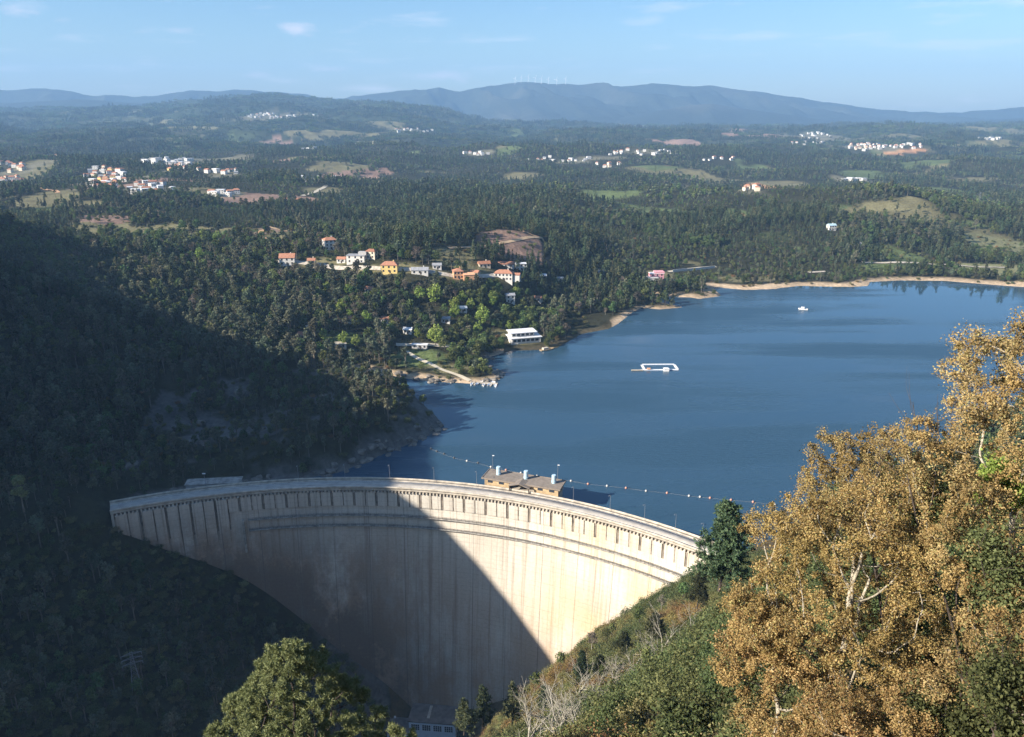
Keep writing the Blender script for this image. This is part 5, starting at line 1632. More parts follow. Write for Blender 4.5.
def plant(arr, protos, far_m, clump_m, pick, kind_name, words, limit=296):
    n = len(arr)
    pi = np.array([pick(i, r) for i, r in enumerate(arr)])
    hgt = np.array([p[2].vertices[-1].co.z for p in protos]); 
    hts = np.array([max(v.co.z for v in p[2].vertices) for p in protos])
    near = arr[:, 4] == 0
    Ht = np.where(near, hts[np.minimum(pi, len(protos) - 1)] * arr[:, 3], 0)
    p0 = project(arr[:, 0], arr[:, 1], arr[:, 2]); p1 = project(arr[:, 0], arr[:, 1], arr[:, 2] + Ht)
    big = (p0[1] - p1[1]) * (near & (p1[0] > 6) & (p1[0] < W - 6) & (p1[1] > 4) & (p1[1] < H - 8) & shows(arr[:, 0], arr[:, 1], arr[:, 2] + Ht * .6, 0.0))
    top = np.argsort(-big)[:limit]
    chosen = np.zeros(n, bool)
    for i in top:
        if big[i] < 6: continue
        chosen[i] = True
        x, y, z, s_, _ = arr[i]; t_, c_, _m = protos[pi[i]]
        rg, light = region(x, y)
        wd = words(pi[i])
        o = empty(kind_name, (x, y, z), random.uniform(0, 6.28), f'{wd} {rg}', 'tree', f'{wd}s {rg}'); o.scale = (s_, s_, s_)
        obj('trunk', t_, o); obj('crown', c_, o)
    rest = ~chosen
    R_a = arr[rest]; pr = pi[rest]
    meshes = [p[2] for p in protos] + far_m + clump_m
    ix = np.where(R_a[:, 4] == 0, pr, np.where(R_a[:, 4] == 1, len(protos) + pr % len(far_m), len(protos) + len(far_m) + pr % len(clump_m)))
    return R_a, ix, meshes


rp, ixp, mp_ = plant(pin, PINES, far_pine, CLP, lambda i, r: random.randrange(7), 'pine_tree', lambda k: ('slim dark pine tree' if k == 3 else 'broad dark pine tree' if k == 4 else 'tall umbrella crowned pine tree' if k == 5 else 'short dark pine tree' if k == 6 else 'dark green pine tree'))
scatter('pine_forest', rp[:, :3], RNG.uniform(0, 6.28, len(rp)), rp[:, 3], ixp, mp_)
rb, ixb, mb_ = plant(bro, BROADS, far_broad, CLB, lambda i, r: (random.choice((6, 6, 0, 6, 2)) if float(fbm(np.array([r[0] / 90]), np.array([r[1] / 110]), 2, 71)[0]) > .18 else random.choice((0, 1, 2, 3, 4, 6, 0, 2, 7 if r[1] < 760 else 2))) if r[1] > 520 or r[0] > -60 else random.choice((0, 1, 2, 3, 4, 3, 4)), 'broadleaf_tree',
                     lambda k: ('tall grey green eucalyptus' if k in (3, 4) else 'bare grey brown tree' if k == 7 else 'light green broadleaf tree' if k == 6 else 'round green broadleaf tree' if k < 2 else 'low grey green broadleaf tree'))
scatter('mixed_woodland', rb[:, :3], RNG.uniform(0, 6.28, len(rb)), rb[:, 3], ixb, mb_)

# scattered low growth: shrubs in the clearings and on the far banks (uncountable)
SH = {'green': [mesh_np('shrub', *shrub_shape(400 + k, 1.9, 1.9, 1900, .21, 12), M['bushgreen']) for k in range(3)],
      'olive': [mesh_np('shrub', *shrub_shape(410 + k, 1.7, 1.6, 1900, .19, 12), M['busholive']) for k in range(3)],
      'brown': [mesh_np('shrub', *shrub_shape(420 + k, 1.6, 1.4, 1900, .18, 12), M['bushbrown']) for k in range(3)],
      'rusty': [mesh_np('shrub', *shrub_shape(430 + k, 1.8, 2.1, 1900, .19, 12), M['bushred']) for k in range(2)]}
SHL = [m for k in ('green', 'olive', 'brown', 'rusty') for m in SH[k]]   # 0-2 green, 3-5 olive, 6-8 brown, 9-10 rusty

und = []
for y0, y1, cell in ((300, 560, 4.2), (560, 1000, 6.5)):
    Q = cells(y0, y1, cell); x, y = Q[:, 0], Q[:, 1]
    k2 = ~inside_lake(x, y) & (shore_dist(x, y) > 3.5) & (path_dist(x, y) > 1.2) & ~((x > -175) & (y < 330) & (x < 300))
    x, y = x[k2], y[k2]
    pm_, cl = patch_masks(x, y)
    prob = np.where(cl > .3, .30, .35)
    k2 = (RNG.random(len(x)) < prob) & ~((x > 60) & (y < 640)); x, y = x[k2], y[k2]
    ok = free_of_houses(x, y); x, y = x[ok], y[ok]
    z = height(x, y); k2 = shows(x, y, z + 2, 2.0) & (z > .2); x, y, z = x[k2], y[k2], z[k2]
    for q in zip(x, y, z): und.append((*q, RNG.uniform(.6, 1.5), RNG.choice([0, 1, 2, 3, 4, 5, 0, 1, 7])))
# the gorge wall under the dam's left half
Q = np.stack(np.meshgrid(np.arange(-215, -40, 3.0), np.arange(100, 306, 3.0)), -1).reshape(-1, 2) + RNG.uniform(-1.4, 1.4, (59 * 69, 2))
x, y = Q[:, 0], Q[:, 1]; dd = np.hypot(x - DC[0], y - DC[1]); z = height(x, y)
k2 = (dd < np.array([rd(v) for v in z]) - 1.2) & ~((x > -62) & (y > 255)) & (z > -125) & (RNG.random(len(x)) < .8)
for q in zip(x[k2], y[k2], z[k2]): und.append((*q, RNG.uniform(.6, 1.7), RNG.choice([0, 1, 2, 3, 4, 0, 1])))
und = np.array(und)
scatter('undergrowth', und[:, :3], RNG.uniform(0, 6.28, len(und)), und[:, 3], und[:, 4].astype(int), SHL)

# ------------------------------------------------------------------ the scrub on the near spur
Q = np.stack(np.meshgrid(np.arange(-60, 140, 2.2), np.arange(24, 262, 2.2)), -1).reshape(-1, 2)
Q = Q + RNG.uniform(-.9, .9, Q.shape); x, y = Q[:, 0], Q[:, 1]
z = height(x, y); dd = np.hypot(x - DC[0], y - DC[1])
k2 = (dd < R0 - 13) & (x > -70 + .18 * y) & (z > -75) & ~((x > -66) & (x < 4) & (y > 250)) & shows(x, y, z + 2, 2.5)
pp = project(x, y, z + 1); k2 &= (pp[0] > -60) & (pp[0] < W + 60) & (pp[1] < H + 90) & (pp[1] > 300)
x, y, z = x[k2], y[k2], z[k2]; pp = [a[k2] for a in pp]
gm = 0.5 + .5 * fbm(x / 16, y / 22, 3, 501)
tone = gm + np.interp(pp[0], [440, 560, 640, 720, 800], [-.12, -.13, -.02, .25, .3]) + RNG.uniform(-.14, .14, len(x))
kind_ = np.where(tone > .60, RNG.integers(0, 3, len(x)), np.where(tone > .36, RNG.integers(3, 6, len(x)), np.where(tone > .2, RNG.integers(6, 9, len(x)), RNG.integers(9, 11, len(x)))))
scs = RNG.uniform(.7, 1.65, len(x)) * np.interp(np.hypot(x, y), [40, 120], [.7, 1.0])
scs = np.where((kind_ < 3), scs * 1.15, scs)
siz = scs / np.hypot(x, y) * ((pp[0] > 5) & (pp[0] < 760) & (pp[1] > 560) & (pp[1] < H - 5) & shows(x, y, z + 1.0, 0))
top = np.argsort(-siz)[:280]
ch = np.zeros(len(x), bool); ch[top] = siz[top] > 0
nm_k = ['leafy green shrub'] * 3 + ['olive heath bush'] * 3 + ['brown heather bush'] * 3 + ['rusty leaved oak scrub'] * 2
for i in np.where(ch)[0]:
    px_ = pp[0][i]; py_ = pp[1][i]
    wh = 'at the lower edge of the near slope below the dam' if py_ > 690 else 'on the near slope beside the sunlit dam face' if px_ < 600 else 'on the near slope left of the autumn trees'
    o = obj('shrub', SHL[kind_[i]], None, (x[i], y[i], z[i] - .1), random.uniform(0, 6.28), scs[i])
    tag(o, f'{nm_k[kind_[i]]} {wh}', 'shrub', f'{nm_k[kind_[i]]}s {wh}')
r_ = ~ch
scatter('scrub', np.stack([x, y, z - .1], -1)[r_], RNG.uniform(0, 6.28, r_.sum()), scs[r_], kind_[r_], SHL)


# ------------------------------------------------------------------ single trees and bushes
def tree_obj(name, loc, lines, leafVF, bark, leaf, label, cat='tree', sides=lambda r: 8 if r > .12 else 5 if r > .04 else 3, rz=0):
    o = empty(name, loc, rz, label, cat)
    tv, tf = tubes(lines, sides)
    obj('trunk', mesh_np('trunk', tv, tf, M[bark], smooth=True), o)
    if leafVF is not None:
        obj('crown', mesh_np('crown', *leafVF, M[leaf]), o)
    return o


def colonize(rng, base, fork, A, step=.32, kill=.42, iters=160):
    """branches that grow towards a cloud of points A; returns polylines with radii and the fine branch points"""
    nodes = [np.asarray(base, float)]; par = [-1]
    d = np.asarray(fork, float) - nodes[0]; n = max(2, int(np.linalg.norm(d) / step))
    for k in range(1, n + 1):
        nodes.append(nodes[0] + d * k / n + rng.normal(0, .03, 3) * (k < n)); par.append(len(nodes) - 2)
    P_ = np.array(nodes); A = A.copy()
    D = np.linalg.norm(A[:, None] - P_[None], axis=2); ni = D.argmin(1); nd = D.min(1)
    for _ in range(iters):
        if len(A) == 0: break
        v = A - P_[ni]; v /= np.linalg.norm(v, axis=1)[:, None] + 1e-9
        act, inv = np.unique(ni, return_inverse=True)
        s = np.zeros((len(act), 3)); np.add.at(s, inv, v)
        s /= np.linalg.norm(s, axis=1)[:, None] + 1e-9
        s += rng.normal(0, .22, s.shape); s /= np.linalg.norm(s, axis=1)[:, None]
        new = P_[act] + s * step
        o = len(P_); P_ = np.r_[P_, new]; par += list(act)
        D = np.linalg.norm(A[:, None] - new[None], axis=2); k = D.argmin(1); m = D[np.arange(len(A)), k]
        up = m < nd; ni = np.where(up, o + k, ni); nd = np.where(up, m, nd)
        keep = nd > kill; A = A[keep]; ni = ni[keep]; nd = nd[keep]
    par = np.array(par); n = len(P_); cnt = np.zeros(n); kids = [[] for _ in range(n)]
    for i in range(n - 1, 0, -1):
        if not kids[i]: cnt[i] = 1
        cnt[par[i]] += cnt[i]; kids[par[i]].append(i)
    rad = .0095 * np.maximum(cnt, 1) ** .5
    lines = []; stack = [(0, None)]
    while stack:
        i, p0 = stack.pop()
        ch = [i] if p0 is None else [p0, i]
        while kids[i]:
            ks = sorted(kids[i], key=lambda q: -cnt[q])
            for q in ks[1:]: stack.append((q, i))
            i = ks[0]; ch.append(i)
        if len(ch) > 1:
            r = rad[ch].copy()
            if p0 is not None: r[0] = r[1]
            pts = P_[ch].copy()
            if len(pts) > 3: pts[1:-1] = (pts[:-2] + 2 * pts[1:-1] + pts[2:]) / 4
            lines.append((pts, r))
    fine = P_[(cnt <= 4) & (np.arange(n) > 3)]
    return lines, fine


def crown_points(rng, c, rad, lobes, lr, per, shell=(.5, .93), flat=.8):
    """a crown made of separate lobes with gaps between them"""
    out = []; L = []
    for k in range(lobes * 30):
        if len(L) >= lobes: break
        d = rng.normal(size=3); d /= np.linalg.norm(d)
        if d[2] < -.75: continue
        q = np.asarray(c) + d * np.asarray(rad) * rng.uniform(*shell)
        if any(np.linalg.norm(q - w) < lr * .85 for w in L): continue
        L.append(q)
    for q in L:
        d = rng.normal(size=(per, 3)); d /= np.linalg.norm(d, axis=1)[:, None]
        out.append(q + d * lr * rng.uniform(.75, 1.2) * (rng.random((per, 1)) ** .4) * [1, 1, flat])
    return np.concatenate(out)


def autumn(name, seed, xy, crown, rad, leaf, label, lobes=30, lr=1.05, per=42, leaves=70000, lsize=.085, spread=.15):
    rng = np.random.default_rng(seed); g = hz(*xy)
    c = np.array([crown[0] - xy[0], crown[1] - xy[1], crown[2] - g])
    A = crown_points(rng, c, rad, lobes, lr, per)
    A[:, 2] = np.maximum(A[:, 2], .4)
    lines, fine = colonize(rng, (0, 0, -.5), (c[0] * .25, c[1] * .25, max(c[2] - rad[2] * .75, 1.2)), A)
    i = rng.integers(0, len(fine), leaves)
    C = fine[i] + rng.normal(0, spread, (leaves, 3)) * rng.uniform(.3, 1.2, (len(fine), 1))[i]
    lv = quads(C, lsize * rng.uniform(.6, 1.4, leaves), rng, .62, np.array([0, 0, 1.]), .25)
    return tree_obj(name, (*xy, g), lines, lv, 'bark_pale', leaf, label)


autumn('autumn_tree', 11, (13.4, 27.2), (13.3, 27.0, 140.0), (4.7, 3.8, 6.5), 'autumn', 'large orange brown autumn tree with pale forked limbs in front of the lake', lobes=54, leaves=130000, lsize=.077)
autumn('autumn_tree', 23, (18.2, 24.8), (17.4, 25.0, 145.9), (4.4, 3.5, 7.0), 'autumn_pale', 'tall pale tan autumn tree rising at the right picture edge', lobes=50, leaves=130000, lsize=.077)
autumn('autumn_tree', 37, (13.4, 21.0), (12.6, 21.0, 137.8), (3.4, 2.2, 2.9), 'autumn', 'lower orange autumn tree filling the bottom right corner', lobes=20, leaves=50000, lsize=.075)
autumn('autumn_tree', 41, (11.2, 27.0), (11.2, 27.0, 136.4), (2.5, 2.3, 3.4), 'autumn', 'small golden autumn tree at the left foot of the large one', lobes=18, leaves=42000)
autumn('autumn_tree', 47, (9.8, 22.0), (9.8, 22.0, 135.2), (2.2, 1.8, 2.2), 'autumn', 'low rusty autumn bush like tree at the bottom edge, left of the others', lobes=14, leaves=34000, lsize=.075)
autumn('autumn_tree', 53, (16.5, 33.0), (16.1, 33.0, 141.0), (3.0, 2.4, 4.0), 'autumn_pale', 'tan autumn tree in the gap behind the two big autumn trees', lobes=20, leaves=42000)
autumn('autumn_tree', 43, (17.4, 21.2), (16.8, 21.2, 141.2), (3.0, 2.0, 4.2), 'autumn_pale', 'low tan autumn tree in front of the tall one, lower right', lobes=22, leaves=50000, lsize=.08)


def conifer_hero(name, seed, loc, Ht, R, bark, leaf, label, nb=46, bare=.15, tuft=.34, up=.35, per=15, expo=.75, blades=9):
    rng = np.random.default_rng(seed)
    tp = np.array([[.03 * Ht * math.sin(t * 3), .02 * Ht * math.sin(t * 4 + 1), t * Ht - .5] for t in np.linspace(0, 1, 10)])
    lines = [(tp, np.linspace(.018 * Ht, .02, 10))]; T = []; D = []
    for k in range(nb):
        t = bare + (1 - bare) * ((k + rng.random()) / nb)
        i = min(int(t * 9), 8); p = tp[i] + (tp[i + 1] - tp[i]) * (t * 9 - i)
        Lb = R * max(1.02 - (t - bare) / (1 - bare), .05) ** expo * rng.uniform(.7, 1.15); a = k * 2.4 + rng.normal(0, .3)
        d = np.array([math.cos(a), math.sin(a), up + .5 * t]); d /= np.linalg.norm(d)
        pts = [p]
        for q in range(6):
            d = d + rng.normal(0, .08, 3) + [0, 0, .05]; d /= np.linalg.norm(d); pts.append(pts[-1] + d * Lb / 6)
        pts = np.array(pts); lines.append((pts, np.linspace(max(.012 * Lb, .015), .008, 7)))
        ns = max(3, int(per * Lb / R))
        for q in range(ns):
            s = rng.uniform(.3, 1) ; j = min(int(s * 6), 5); b = pts[j] + (pts[j + 1] - pts[j]) * (s * 6 - j)
            sd_ = d * .5 + rng.normal(0, .6, 3) + [0, 0, .45]; sd_ /= np.linalg.norm(sd_)
            l2 = Lb * .28 * rng.uniform(.5, 1.2) + .25
            e = b + sd_ * l2
            lines.append((np.array([b, (b + e) / 2 + rng.normal(0, .04, 3), e]), np.array([.018, .012, .006])))
            for f in np.linspace(.35, 1.0, 4): T.append(b + (e - b) * f + rng.normal(0, .1, 3)); D.append(sd_ + rng.normal(0, .35, 3))
    T.append(tp[-1]); D.append(np.array([0, 0, 1.]))
    T = np.array(T); D = np.array(D); D /= np.linalg.norm(D, axis=1)[:, None]
    n = len(T); T = np.repeat(T, blades, 0); D = np.repeat(D, blades, 0)
    d = D * .75 + rng.normal(0, .6, (len(T), 3)); d /= np.linalg.norm(d, axis=1)[:, None]
    sidev = np.cross(d, rng.normal(size=(len(T), 3))); sidev /= np.linalg.norm(sidev, axis=1)[:, None] + 1e-9
    ln = tuft * rng.uniform(.6, 1.2, (len(T), 1)); wv = sidev * tuft * .15
    V_ = np.stack([T - wv * .5, T + d * ln * .55 - wv, T + d * ln, T + d * ln * .55 + wv], 1).reshape(-1, 3)
    return tree_obj(name, loc, lines, (V_, np.arange(len(V_)).reshape(-1, 4)), bark, leaf, label)


p = at_y(286, 641, 36.5); gb = min(hz(p[0], p[1]), p[2] - 12); rng = np.random.default_rng(5); Hh = p[2] - gb
A = []
for k in range(150):     # rounded tufted boughs in a broad cone
    t = (k + rng.random()) / 150; z = Hh * (.97 - .62 * t); R2 = (.4 + 8.2 * t ** .74) * rng.uniform(.72, 1.05); a = k * 2.4 + rng.normal(0, .4); lr = .45 + .35 * t
    d = rng.normal(size=(36, 3)); d /= np.linalg.norm(d, axis=1)[:, None]
    A.append(np.array([R2 * math.cos(a), R2 * math.sin(a), z]) + d * lr * rng.uniform(.5, 1.1, (36, 1)))
A.append(np.array([[0, 0, Hh], [.1, 0, Hh * .98], [-.15, .1, Hh * .97]]))
lines, fine = colonize(rng, (0, 0, -.5), (0.1, 0, Hh * .35), np.concatenate(A), .3, .36)
n = 230000; i = rng.integers(0, len(fine), n); b = fine[i] + rng.normal(0, .06, (n, 3)); d = rng.normal(0, 1, (n, 3)) * [1, 1, .7] + [0, 0, .55]; d /= np.linalg.norm(d, axis=1)[:, None]
sv = np.cross(d, rng.normal(size=(n, 3))); sv /= np.linalg.norm(sv, axis=1)[:, None]; ln = rng.uniform(.14, .30, (n, 1)); wv = sv * .022
V_ = np.stack([b - wv * .5, b + d * ln * .5 - wv, b + d * ln, b + d * ln * .5 + wv], 1).reshape(-1, 3)
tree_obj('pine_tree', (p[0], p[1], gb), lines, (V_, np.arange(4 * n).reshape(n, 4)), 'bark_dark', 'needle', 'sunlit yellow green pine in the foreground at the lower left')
p = at_y(728, 502, 92); gb = hz(p[0], p[1])
conifer_hero('conifer_tree', 8, (p[0], p[1], p[2] - 13), 13, 4.6, 'bark_dark', 'pine', 'dark green bushy conifer at the right end of the dam', nb=60, bare=.05, tuft=.5, per=16, expo=.55, up=.5)
for k, (a, b, yy, hh, rr2, lab) in enumerate([(482, 684, 150, 12, 3.2, 'young dark pine at the left tip of the near slope, in front of the powerhouse'), (512, 682, 152, 12, 3.2, 'young dark pine at the left tip of the near slope, right of its twin'),
                                               (463, 698, 146, 10, 2.8, 'small young pine nearest the powerhouse roof'), (582, 650, 160, 9, 2.4, 'dark conifer standing out against the sunlit foot of the dam'),
                                               (624, 632, 172, 6, 2.4, 'dark bushy conifer on the slope edge below the dam walkways'), (700, 572, 150, 9, 3.2, 'dark green conifer below the crest end of the dam'), (655, 612, 150, 7, 2.4, 'dark conifer on the near slope under the sunlit dam end'), (676, 640, 120, 6, 2.2, 'dark conifer left of the orange tree, halfway down the near slope'), (600, 655, 150, 6, 2.0, 'small dark conifer on the near slope, second from the dam foot'), (545, 684, 150, 7, 2.2, 'dark conifer where the near slope meets the dam shadow'), (700, 690, 92, 5, 2.0, 'dark conifer low on the near slope by the orange tree')]):
    p = at_y(a, b, yy)
    conifer_hero('conifer_tree', 60 + k, (p[0], p[1], p[2] - hh), hh, rr2, 'bark_dark', 'pine', lab, nb=34, bare=.1, tuft=.55, per=10, blades=6, expo=.7)
# the sunlit tree far left on the dark slope
p = at_y(16, 474, 250); g0 = hz(p[0], p[1])
t_, c_, _ = BROADS[4]
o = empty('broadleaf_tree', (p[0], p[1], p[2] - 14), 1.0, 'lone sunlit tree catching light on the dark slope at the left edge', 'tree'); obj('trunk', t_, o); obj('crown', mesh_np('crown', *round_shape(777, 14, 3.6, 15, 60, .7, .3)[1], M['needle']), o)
# fresh green trees on the peninsula
for g, s_, lab in BRIGHT:
    k = 5
    t_, c_, _ = BROADS[k]
    o = empty('broadleaf_tree', tuple(g), random.uniform(0, 6), lab, 'tree', 'fresh green trees on the peninsula' if 'scattered' in lab else None); o.scale = (s_,) * 3
    obj('trunk', t_, o); obj('crown', c_, o)
# bare, lichen-grey shrubs on the near slope
for k, (a, b, yy, hh) in enumerate([(600, 668, 120, 7.0), (650, 672, 112, 7.5), (690, 664, 112, 7.0), (556, 690, 118, 6.0), (628, 690, 98, 5.5), (716, 640, 104, 6.5), (580, 705, 100, 5.5), (668, 700, 92, 5.5), (530, 705, 112, 5.5), (615, 650, 140, 6.5), (640, 640, 135, 6.0), (575, 668, 145, 6.0), (670, 622, 135, 6.0), (700, 612, 120, 6.0), (560, 700, 105, 5.0), (610, 715, 90, 4.5), (690, 705, 85, 4.5)]):
    p = at_y(a, b, yy); g0 = min(hz(p[0], p[1]), p[2] - 2); rng = np.random.default_rng(700 + k)
    lines, tips = grow(rng, (0, 0, -.3), (rng.normal(0, .15), rng.normal(0, .1), 1), hh * .5, .11, (6, 5, 5), (.8, .6, .55), (.6, .6, .6), (.05, .06, .05, .03), (.1, .16, .2, .2), (.15, .2, .2))
    s_ = (p[2] - g0 + 1.0) / np.percentile(np.concatenate(tips)[:, 2], 99)
    lines = [(q * s_, np.maximum(r * s_, .022)) for q, r in lines]
    lv = leaves_on(tips, 2, .1, .1, rng); lv = (lv[0] * s_, lv[1])
    lab = ['bare pale lichen covered tree, tallest left of centre on the near slope', 'bare pale forked tree in the middle of the near slope', 'bare pale twisted tree nearest the dark conifer', 'bare pale shrub low on the slope, left group', 'bare pale shrub low on the slope, below the forked tree',
           'bare pale tree at the left foot of the autumn trees', 'small bare pale shrub near the bottom edge, left', 'small bare pale shrub near the bottom edge, right', 'small bare pale shrub farthest down the slope', 'bare pale tree upslope, behind the tallest bare tree', 'bare pale tree upslope, behind the forked bare tree', 'bare pale tree at the edge of the dam shadow', 'bare pale tree high on the near slope under the dam crest end', 'bare pale tree just below the dark conifer at the dam end', 'low bare shrub between the two lowest bare trees', 'low bare shrub at the bottom edge, middle of the slope', 'low bare shrub at the bottom edge beside the orange tree'][k]
    tree_obj('bare_tree', (p[0], p[1], g0), lines, None, 'bark_grey', 'busholive', lab, sides=lambda r: 5 if r > .04 else 3)
for k, (a, b, yy, s_) in enumerate([(560, 655, 170, .42), (592, 636, 178, .5), (612, 626, 182, .38), (640, 610, 190, .5), (662, 598, 195, .45), (684, 586, 200, .55), (535, 676, 165, .45), (520, 690, 160, .5), (604, 668, 140, .4), (648, 650, 130, .45), (680, 660, 115, .42), (630, 690, 105, .35)]):
    p = at_y(a, b, yy); q = k % 3; src = (BROADS[6], BROADS[7], BROADS[0])[q]; hh = max(v.co.z for v in src[2].vertices) * s_
    o = empty('small_tree', (p[0], p[1], p[2] - hh * .75), k * 1.1, ('small light green tree', 'small grey brown tree', 'small dark green tree')[q] + ' rising from the scrub beside the sunlit dam face', 'tree', ('small light green', 'small grey brown', 'small dark green')[q] + ' trees on the near slope'); o.scale = (s_,) * 3
    obj('trunk', src[0], o); obj('crown', src[1], o)
# dark evergreen bushes between and under the autumn trees
for k, (a, b, yy, R2, H2, mt, lab) in enumerate([(930, 505, 27.5, 1.9, 2.6, 'bushgreen', 'dark evergreen bush between the two big autumn trees'), (1005, 560, 22.5, 1.6, 3.0, 'bushgreen', 'dark green ivy bush under the tall right autumn tree'), (1010, 690, 18.5, 1.6, 2.4, 'bushgreen', 'dark green bush in the bottom right corner'),
                                                 (915, 600, 30, 1.8, 2.6, 'bushgreen', 'dark green bush behind the forked limbs of the autumn tree'), (945, 720, 21, 1.5, 1.8, 'bushgreen', 'dark green bush at the bottom edge under the autumn trees'), (1012, 480, 24.5, 1.1, 1.5, 'bright', 'bright green leafy bush at the right edge')]):
    p = at_y(a, b, yy)
    V_, F_ = shrub_shape(900 + k, R2, H2, 5200, .13, 14)
    o = empty('bush', (p[0], p[1], p[2] - H2 * .6), 0, lab, 'bush')
    obj('crown', mesh_np('crown', V_, F_, M[mt]), o)
    gb = hz(p[0], p[1])
    lines, tips = grow(np.random.default_rng(950 + k), (0, 0, min(gb - p[2] + H2 * .6, -.2)), (0, 0, 1), max(p[2] - gb, .8), .07, (5, 4), (.5, .5), (.5, .6), (.05, .05, .05), (.06, .12, .15), (.4, .3))
    tv, tf = tubes(lines, lambda r: 5); obj('trunk', mesh_np('trunk', tv, tf, M['bark_dark'], smooth=True), o)

# ------------------------------------------------------------------ light, sky, air, camera
SUN_AZ = math.radians(-115.0)   # compass from +Y, clockwise
SUN_EL = math.radians(27.0)
S = Vector((math.sin(SUN_AZ) * math.cos(SUN_EL), math.cos(SUN_AZ) * math.cos(SUN_EL), math.sin(SUN_EL)))
ld = bpy.data.lights.new('sun', 'SUN'); ld.energy = 5.0; ld.angle = math.radians(0.5); ld.color = (1.0, 0.9, 0.76)
lo = bpy.data.objects.new('sun', ld); COL.objects.link(lo); lo.rotation_euler = (-S).to_track_quat('-Z', 'Y').to_euler()

w = bpy.data.worlds.new('World'); sc.world = w; w.use_nodes = True
nt = w.node_tree; bg = nt.nodes['Background']
sky = nt.nodes.new('ShaderNodeTexSky'); sky.sky_type = 'NISHITA'; sky.sun_disc = False
sky.sun_elevation = SUN_EL; sky.sun_rotation = SUN_AZ; sky.altitude = 400; sky.air_density = 1.0; sky.dust_density = 1.0; sky.ozone_density = 2.5
tc = nt.nodes.new('ShaderNodeTexCoord')
mp = nt.nodes.new('ShaderNodeMapping'); mp.inputs['Scale'].default_value = (5, 5, 34)
nt.links.new(tc.outputs['Generated'], mp.inputs['Vector'])
cn = nt.nodes.new('ShaderNodeTexNoise'); cn.inputs['Scale'].default_value = 1.6; cn.inputs['Detail'].default_value = 7; cn.inputs['Roughness'].default_value = 0.55
nt.links.new(mp.outputs[0], cn.inputs['Vector'])
cr = ramp(nt, [(0.56, 0.0), (0.78, 0.5)], cn.outputs['Fac'])
sz_ = nt.nodes.new('ShaderNodeSeparateXYZ'); nt.links.new(tc.outputs['Generated'], sz_.inputs[0])
tr = ramp(nt, [(0.0, (.95, 1.0, 1.02)), (0.16, (.70, .92, 1.08))], sz_.outputs[2])
tint = mixc(nt, 1.0, sky.outputs[0], tr.outputs[0], 'MULTIPLY')
cc = mixc(nt, cr.outputs[0], tint, (8.0, 7.6, 8.0))
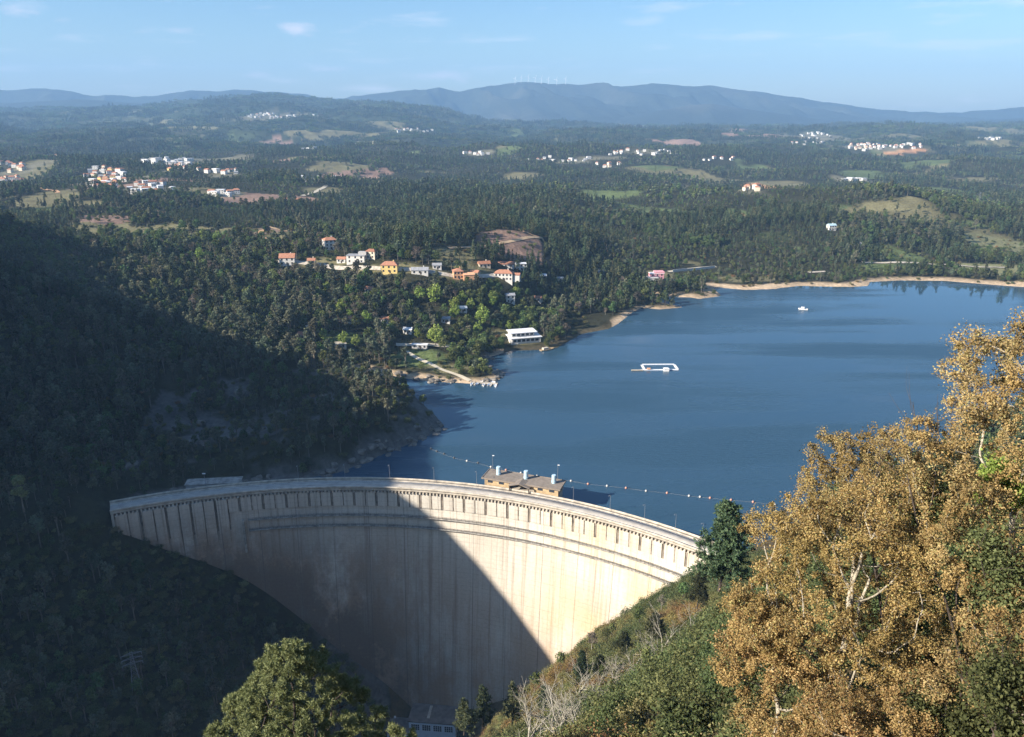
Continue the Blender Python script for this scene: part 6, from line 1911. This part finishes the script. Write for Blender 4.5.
# small separate clouds low over the mountains and at the upper left
pn = nt.nodes.new('ShaderNodeTexNoise'); pn.inputs['Scale'].default_value = 38; pn.inputs['Detail'].default_value = 6; pn.inputs['Roughness'].default_value = 0.6
mp3 = nt.nodes.new('ShaderNodeMapping'); mp3.inputs['Scale'].default_value = (1, 1, 2.6); nt.links.new(tc.outputs['Generated'], mp3.inputs['Vector']); nt.links.new(mp3.outputs[0], pn.inputs['Vector'])
for cx_, cy_, rw, flat_, k_ in ((297, 29, .030, 2.6, .75), (20, 11, .026, 2.6, .6), (440, 76, .075, 7.0, .6), (330, 69, .040, 7.0, .45), (255, 75, .035, 6.0, .4), (180, 31, .018, 3.0, .4), (60, 20, .016, 3.0, .35)):
    dv = Vector(ray(cx_, cy_)).normalized()
    sb = nt.nodes.new('ShaderNodeVectorMath'); sb.operation = 'SUBTRACT'; sb.inputs[1].default_value = dv; nt.links.new(tc.outputs['Generated'], sb.inputs[0])
    ml = nt.nodes.new('ShaderNodeVectorMath'); ml.operation = 'MULTIPLY'; ml.inputs[1].default_value = (1, 1, flat_); nt.links.new(sb.outputs[0], ml.inputs[0])
    le = nt.nodes.new('ShaderNodeVectorMath'); le.operation = 'LENGTH'; nt.links.new(ml.outputs[0], le.inputs[0])
    mr_ = nt.nodes.new('ShaderNodeMapRange'); mr_.inputs[1].default_value = 0; mr_.inputs[2].default_value = rw; mr_.inputs[3].default_value = .42; mr_.inputs[4].default_value = -.2; nt.links.new(le.outputs['Value'], mr_.inputs[0])
    ad = nt.nodes.new('ShaderNodeMath'); ad.operation = 'ADD'; nt.links.new(mr_.outputs[0], ad.inputs[0]); nt.links.new(pn.outputs['Fac'], ad.inputs[1])
    cm = ramp(nt, [(.5, 0.0), (.9, k_)], ad.outputs[0])
    cc = mixc(nt, cm.outputs[0], cc, (6.6, 6.3, 6.9))
nt.links.new(cc, bg.inputs[0]); bg.inputs[1].default_value = 0.068

hm, hnt, hout = new_mat('haze_air')
pv = hnt.nodes.new('ShaderNodeVolumePrincipled'); pv.inputs['Color'].default_value = (0.34, 0.61, 1.0, 1); pv.inputs['Density'].default_value = HAZE if 'HAZE' in globals() else 9.5e-5
pv.inputs['Anisotropy'].default_value = 0.0
hnt.links.new(pv.outputs[0], hout.inputs['Volume'])
hb = MB().box((0, 3500, 340), (36000, 18400, 960)).build('haze', hm); tag(hb, kind='stuff')

cam = bpy.data.cameras.new('camera'); cam.sensor_width = 36; cam.lens = 18 / math.tan(HFOV / 2); cam.clip_start = 0.5; cam.clip_end = 80000
co = bpy.data.objects.new('camera', cam); COL.objects.link(co); co.location = (0, 0, CAMZ); co.rotation_euler = (math.pi / 2 - PITCH, 0, 0)
sc.camera = co
sc.render.engine = 'CYCLES'
sc.cycles.use_denoising = True
try: sc.cycles.denoiser = 'OPENIMAGEDENOISE'
except Exception: pass
sc.cycles.max_bounces = 5; sc.cycles.diffuse_bounces = 2; sc.cycles.glossy_bounces = 2; sc.cycles.transmission_bounces = 3; sc.cycles.volume_bounces = 0
sc.cycles.caustics_reflective = False; sc.cycles.caustics_refractive = False
sc.cycles.use_adaptive_sampling = True; sc.cycles.adaptive_threshold = 0.02
vs = sc.view_settings; vs.view_transform = 'Standard'; vs.look = 'None'; vs.gamma = 1; vs.use_curve_mapping = False; vs.exposure = 1.25
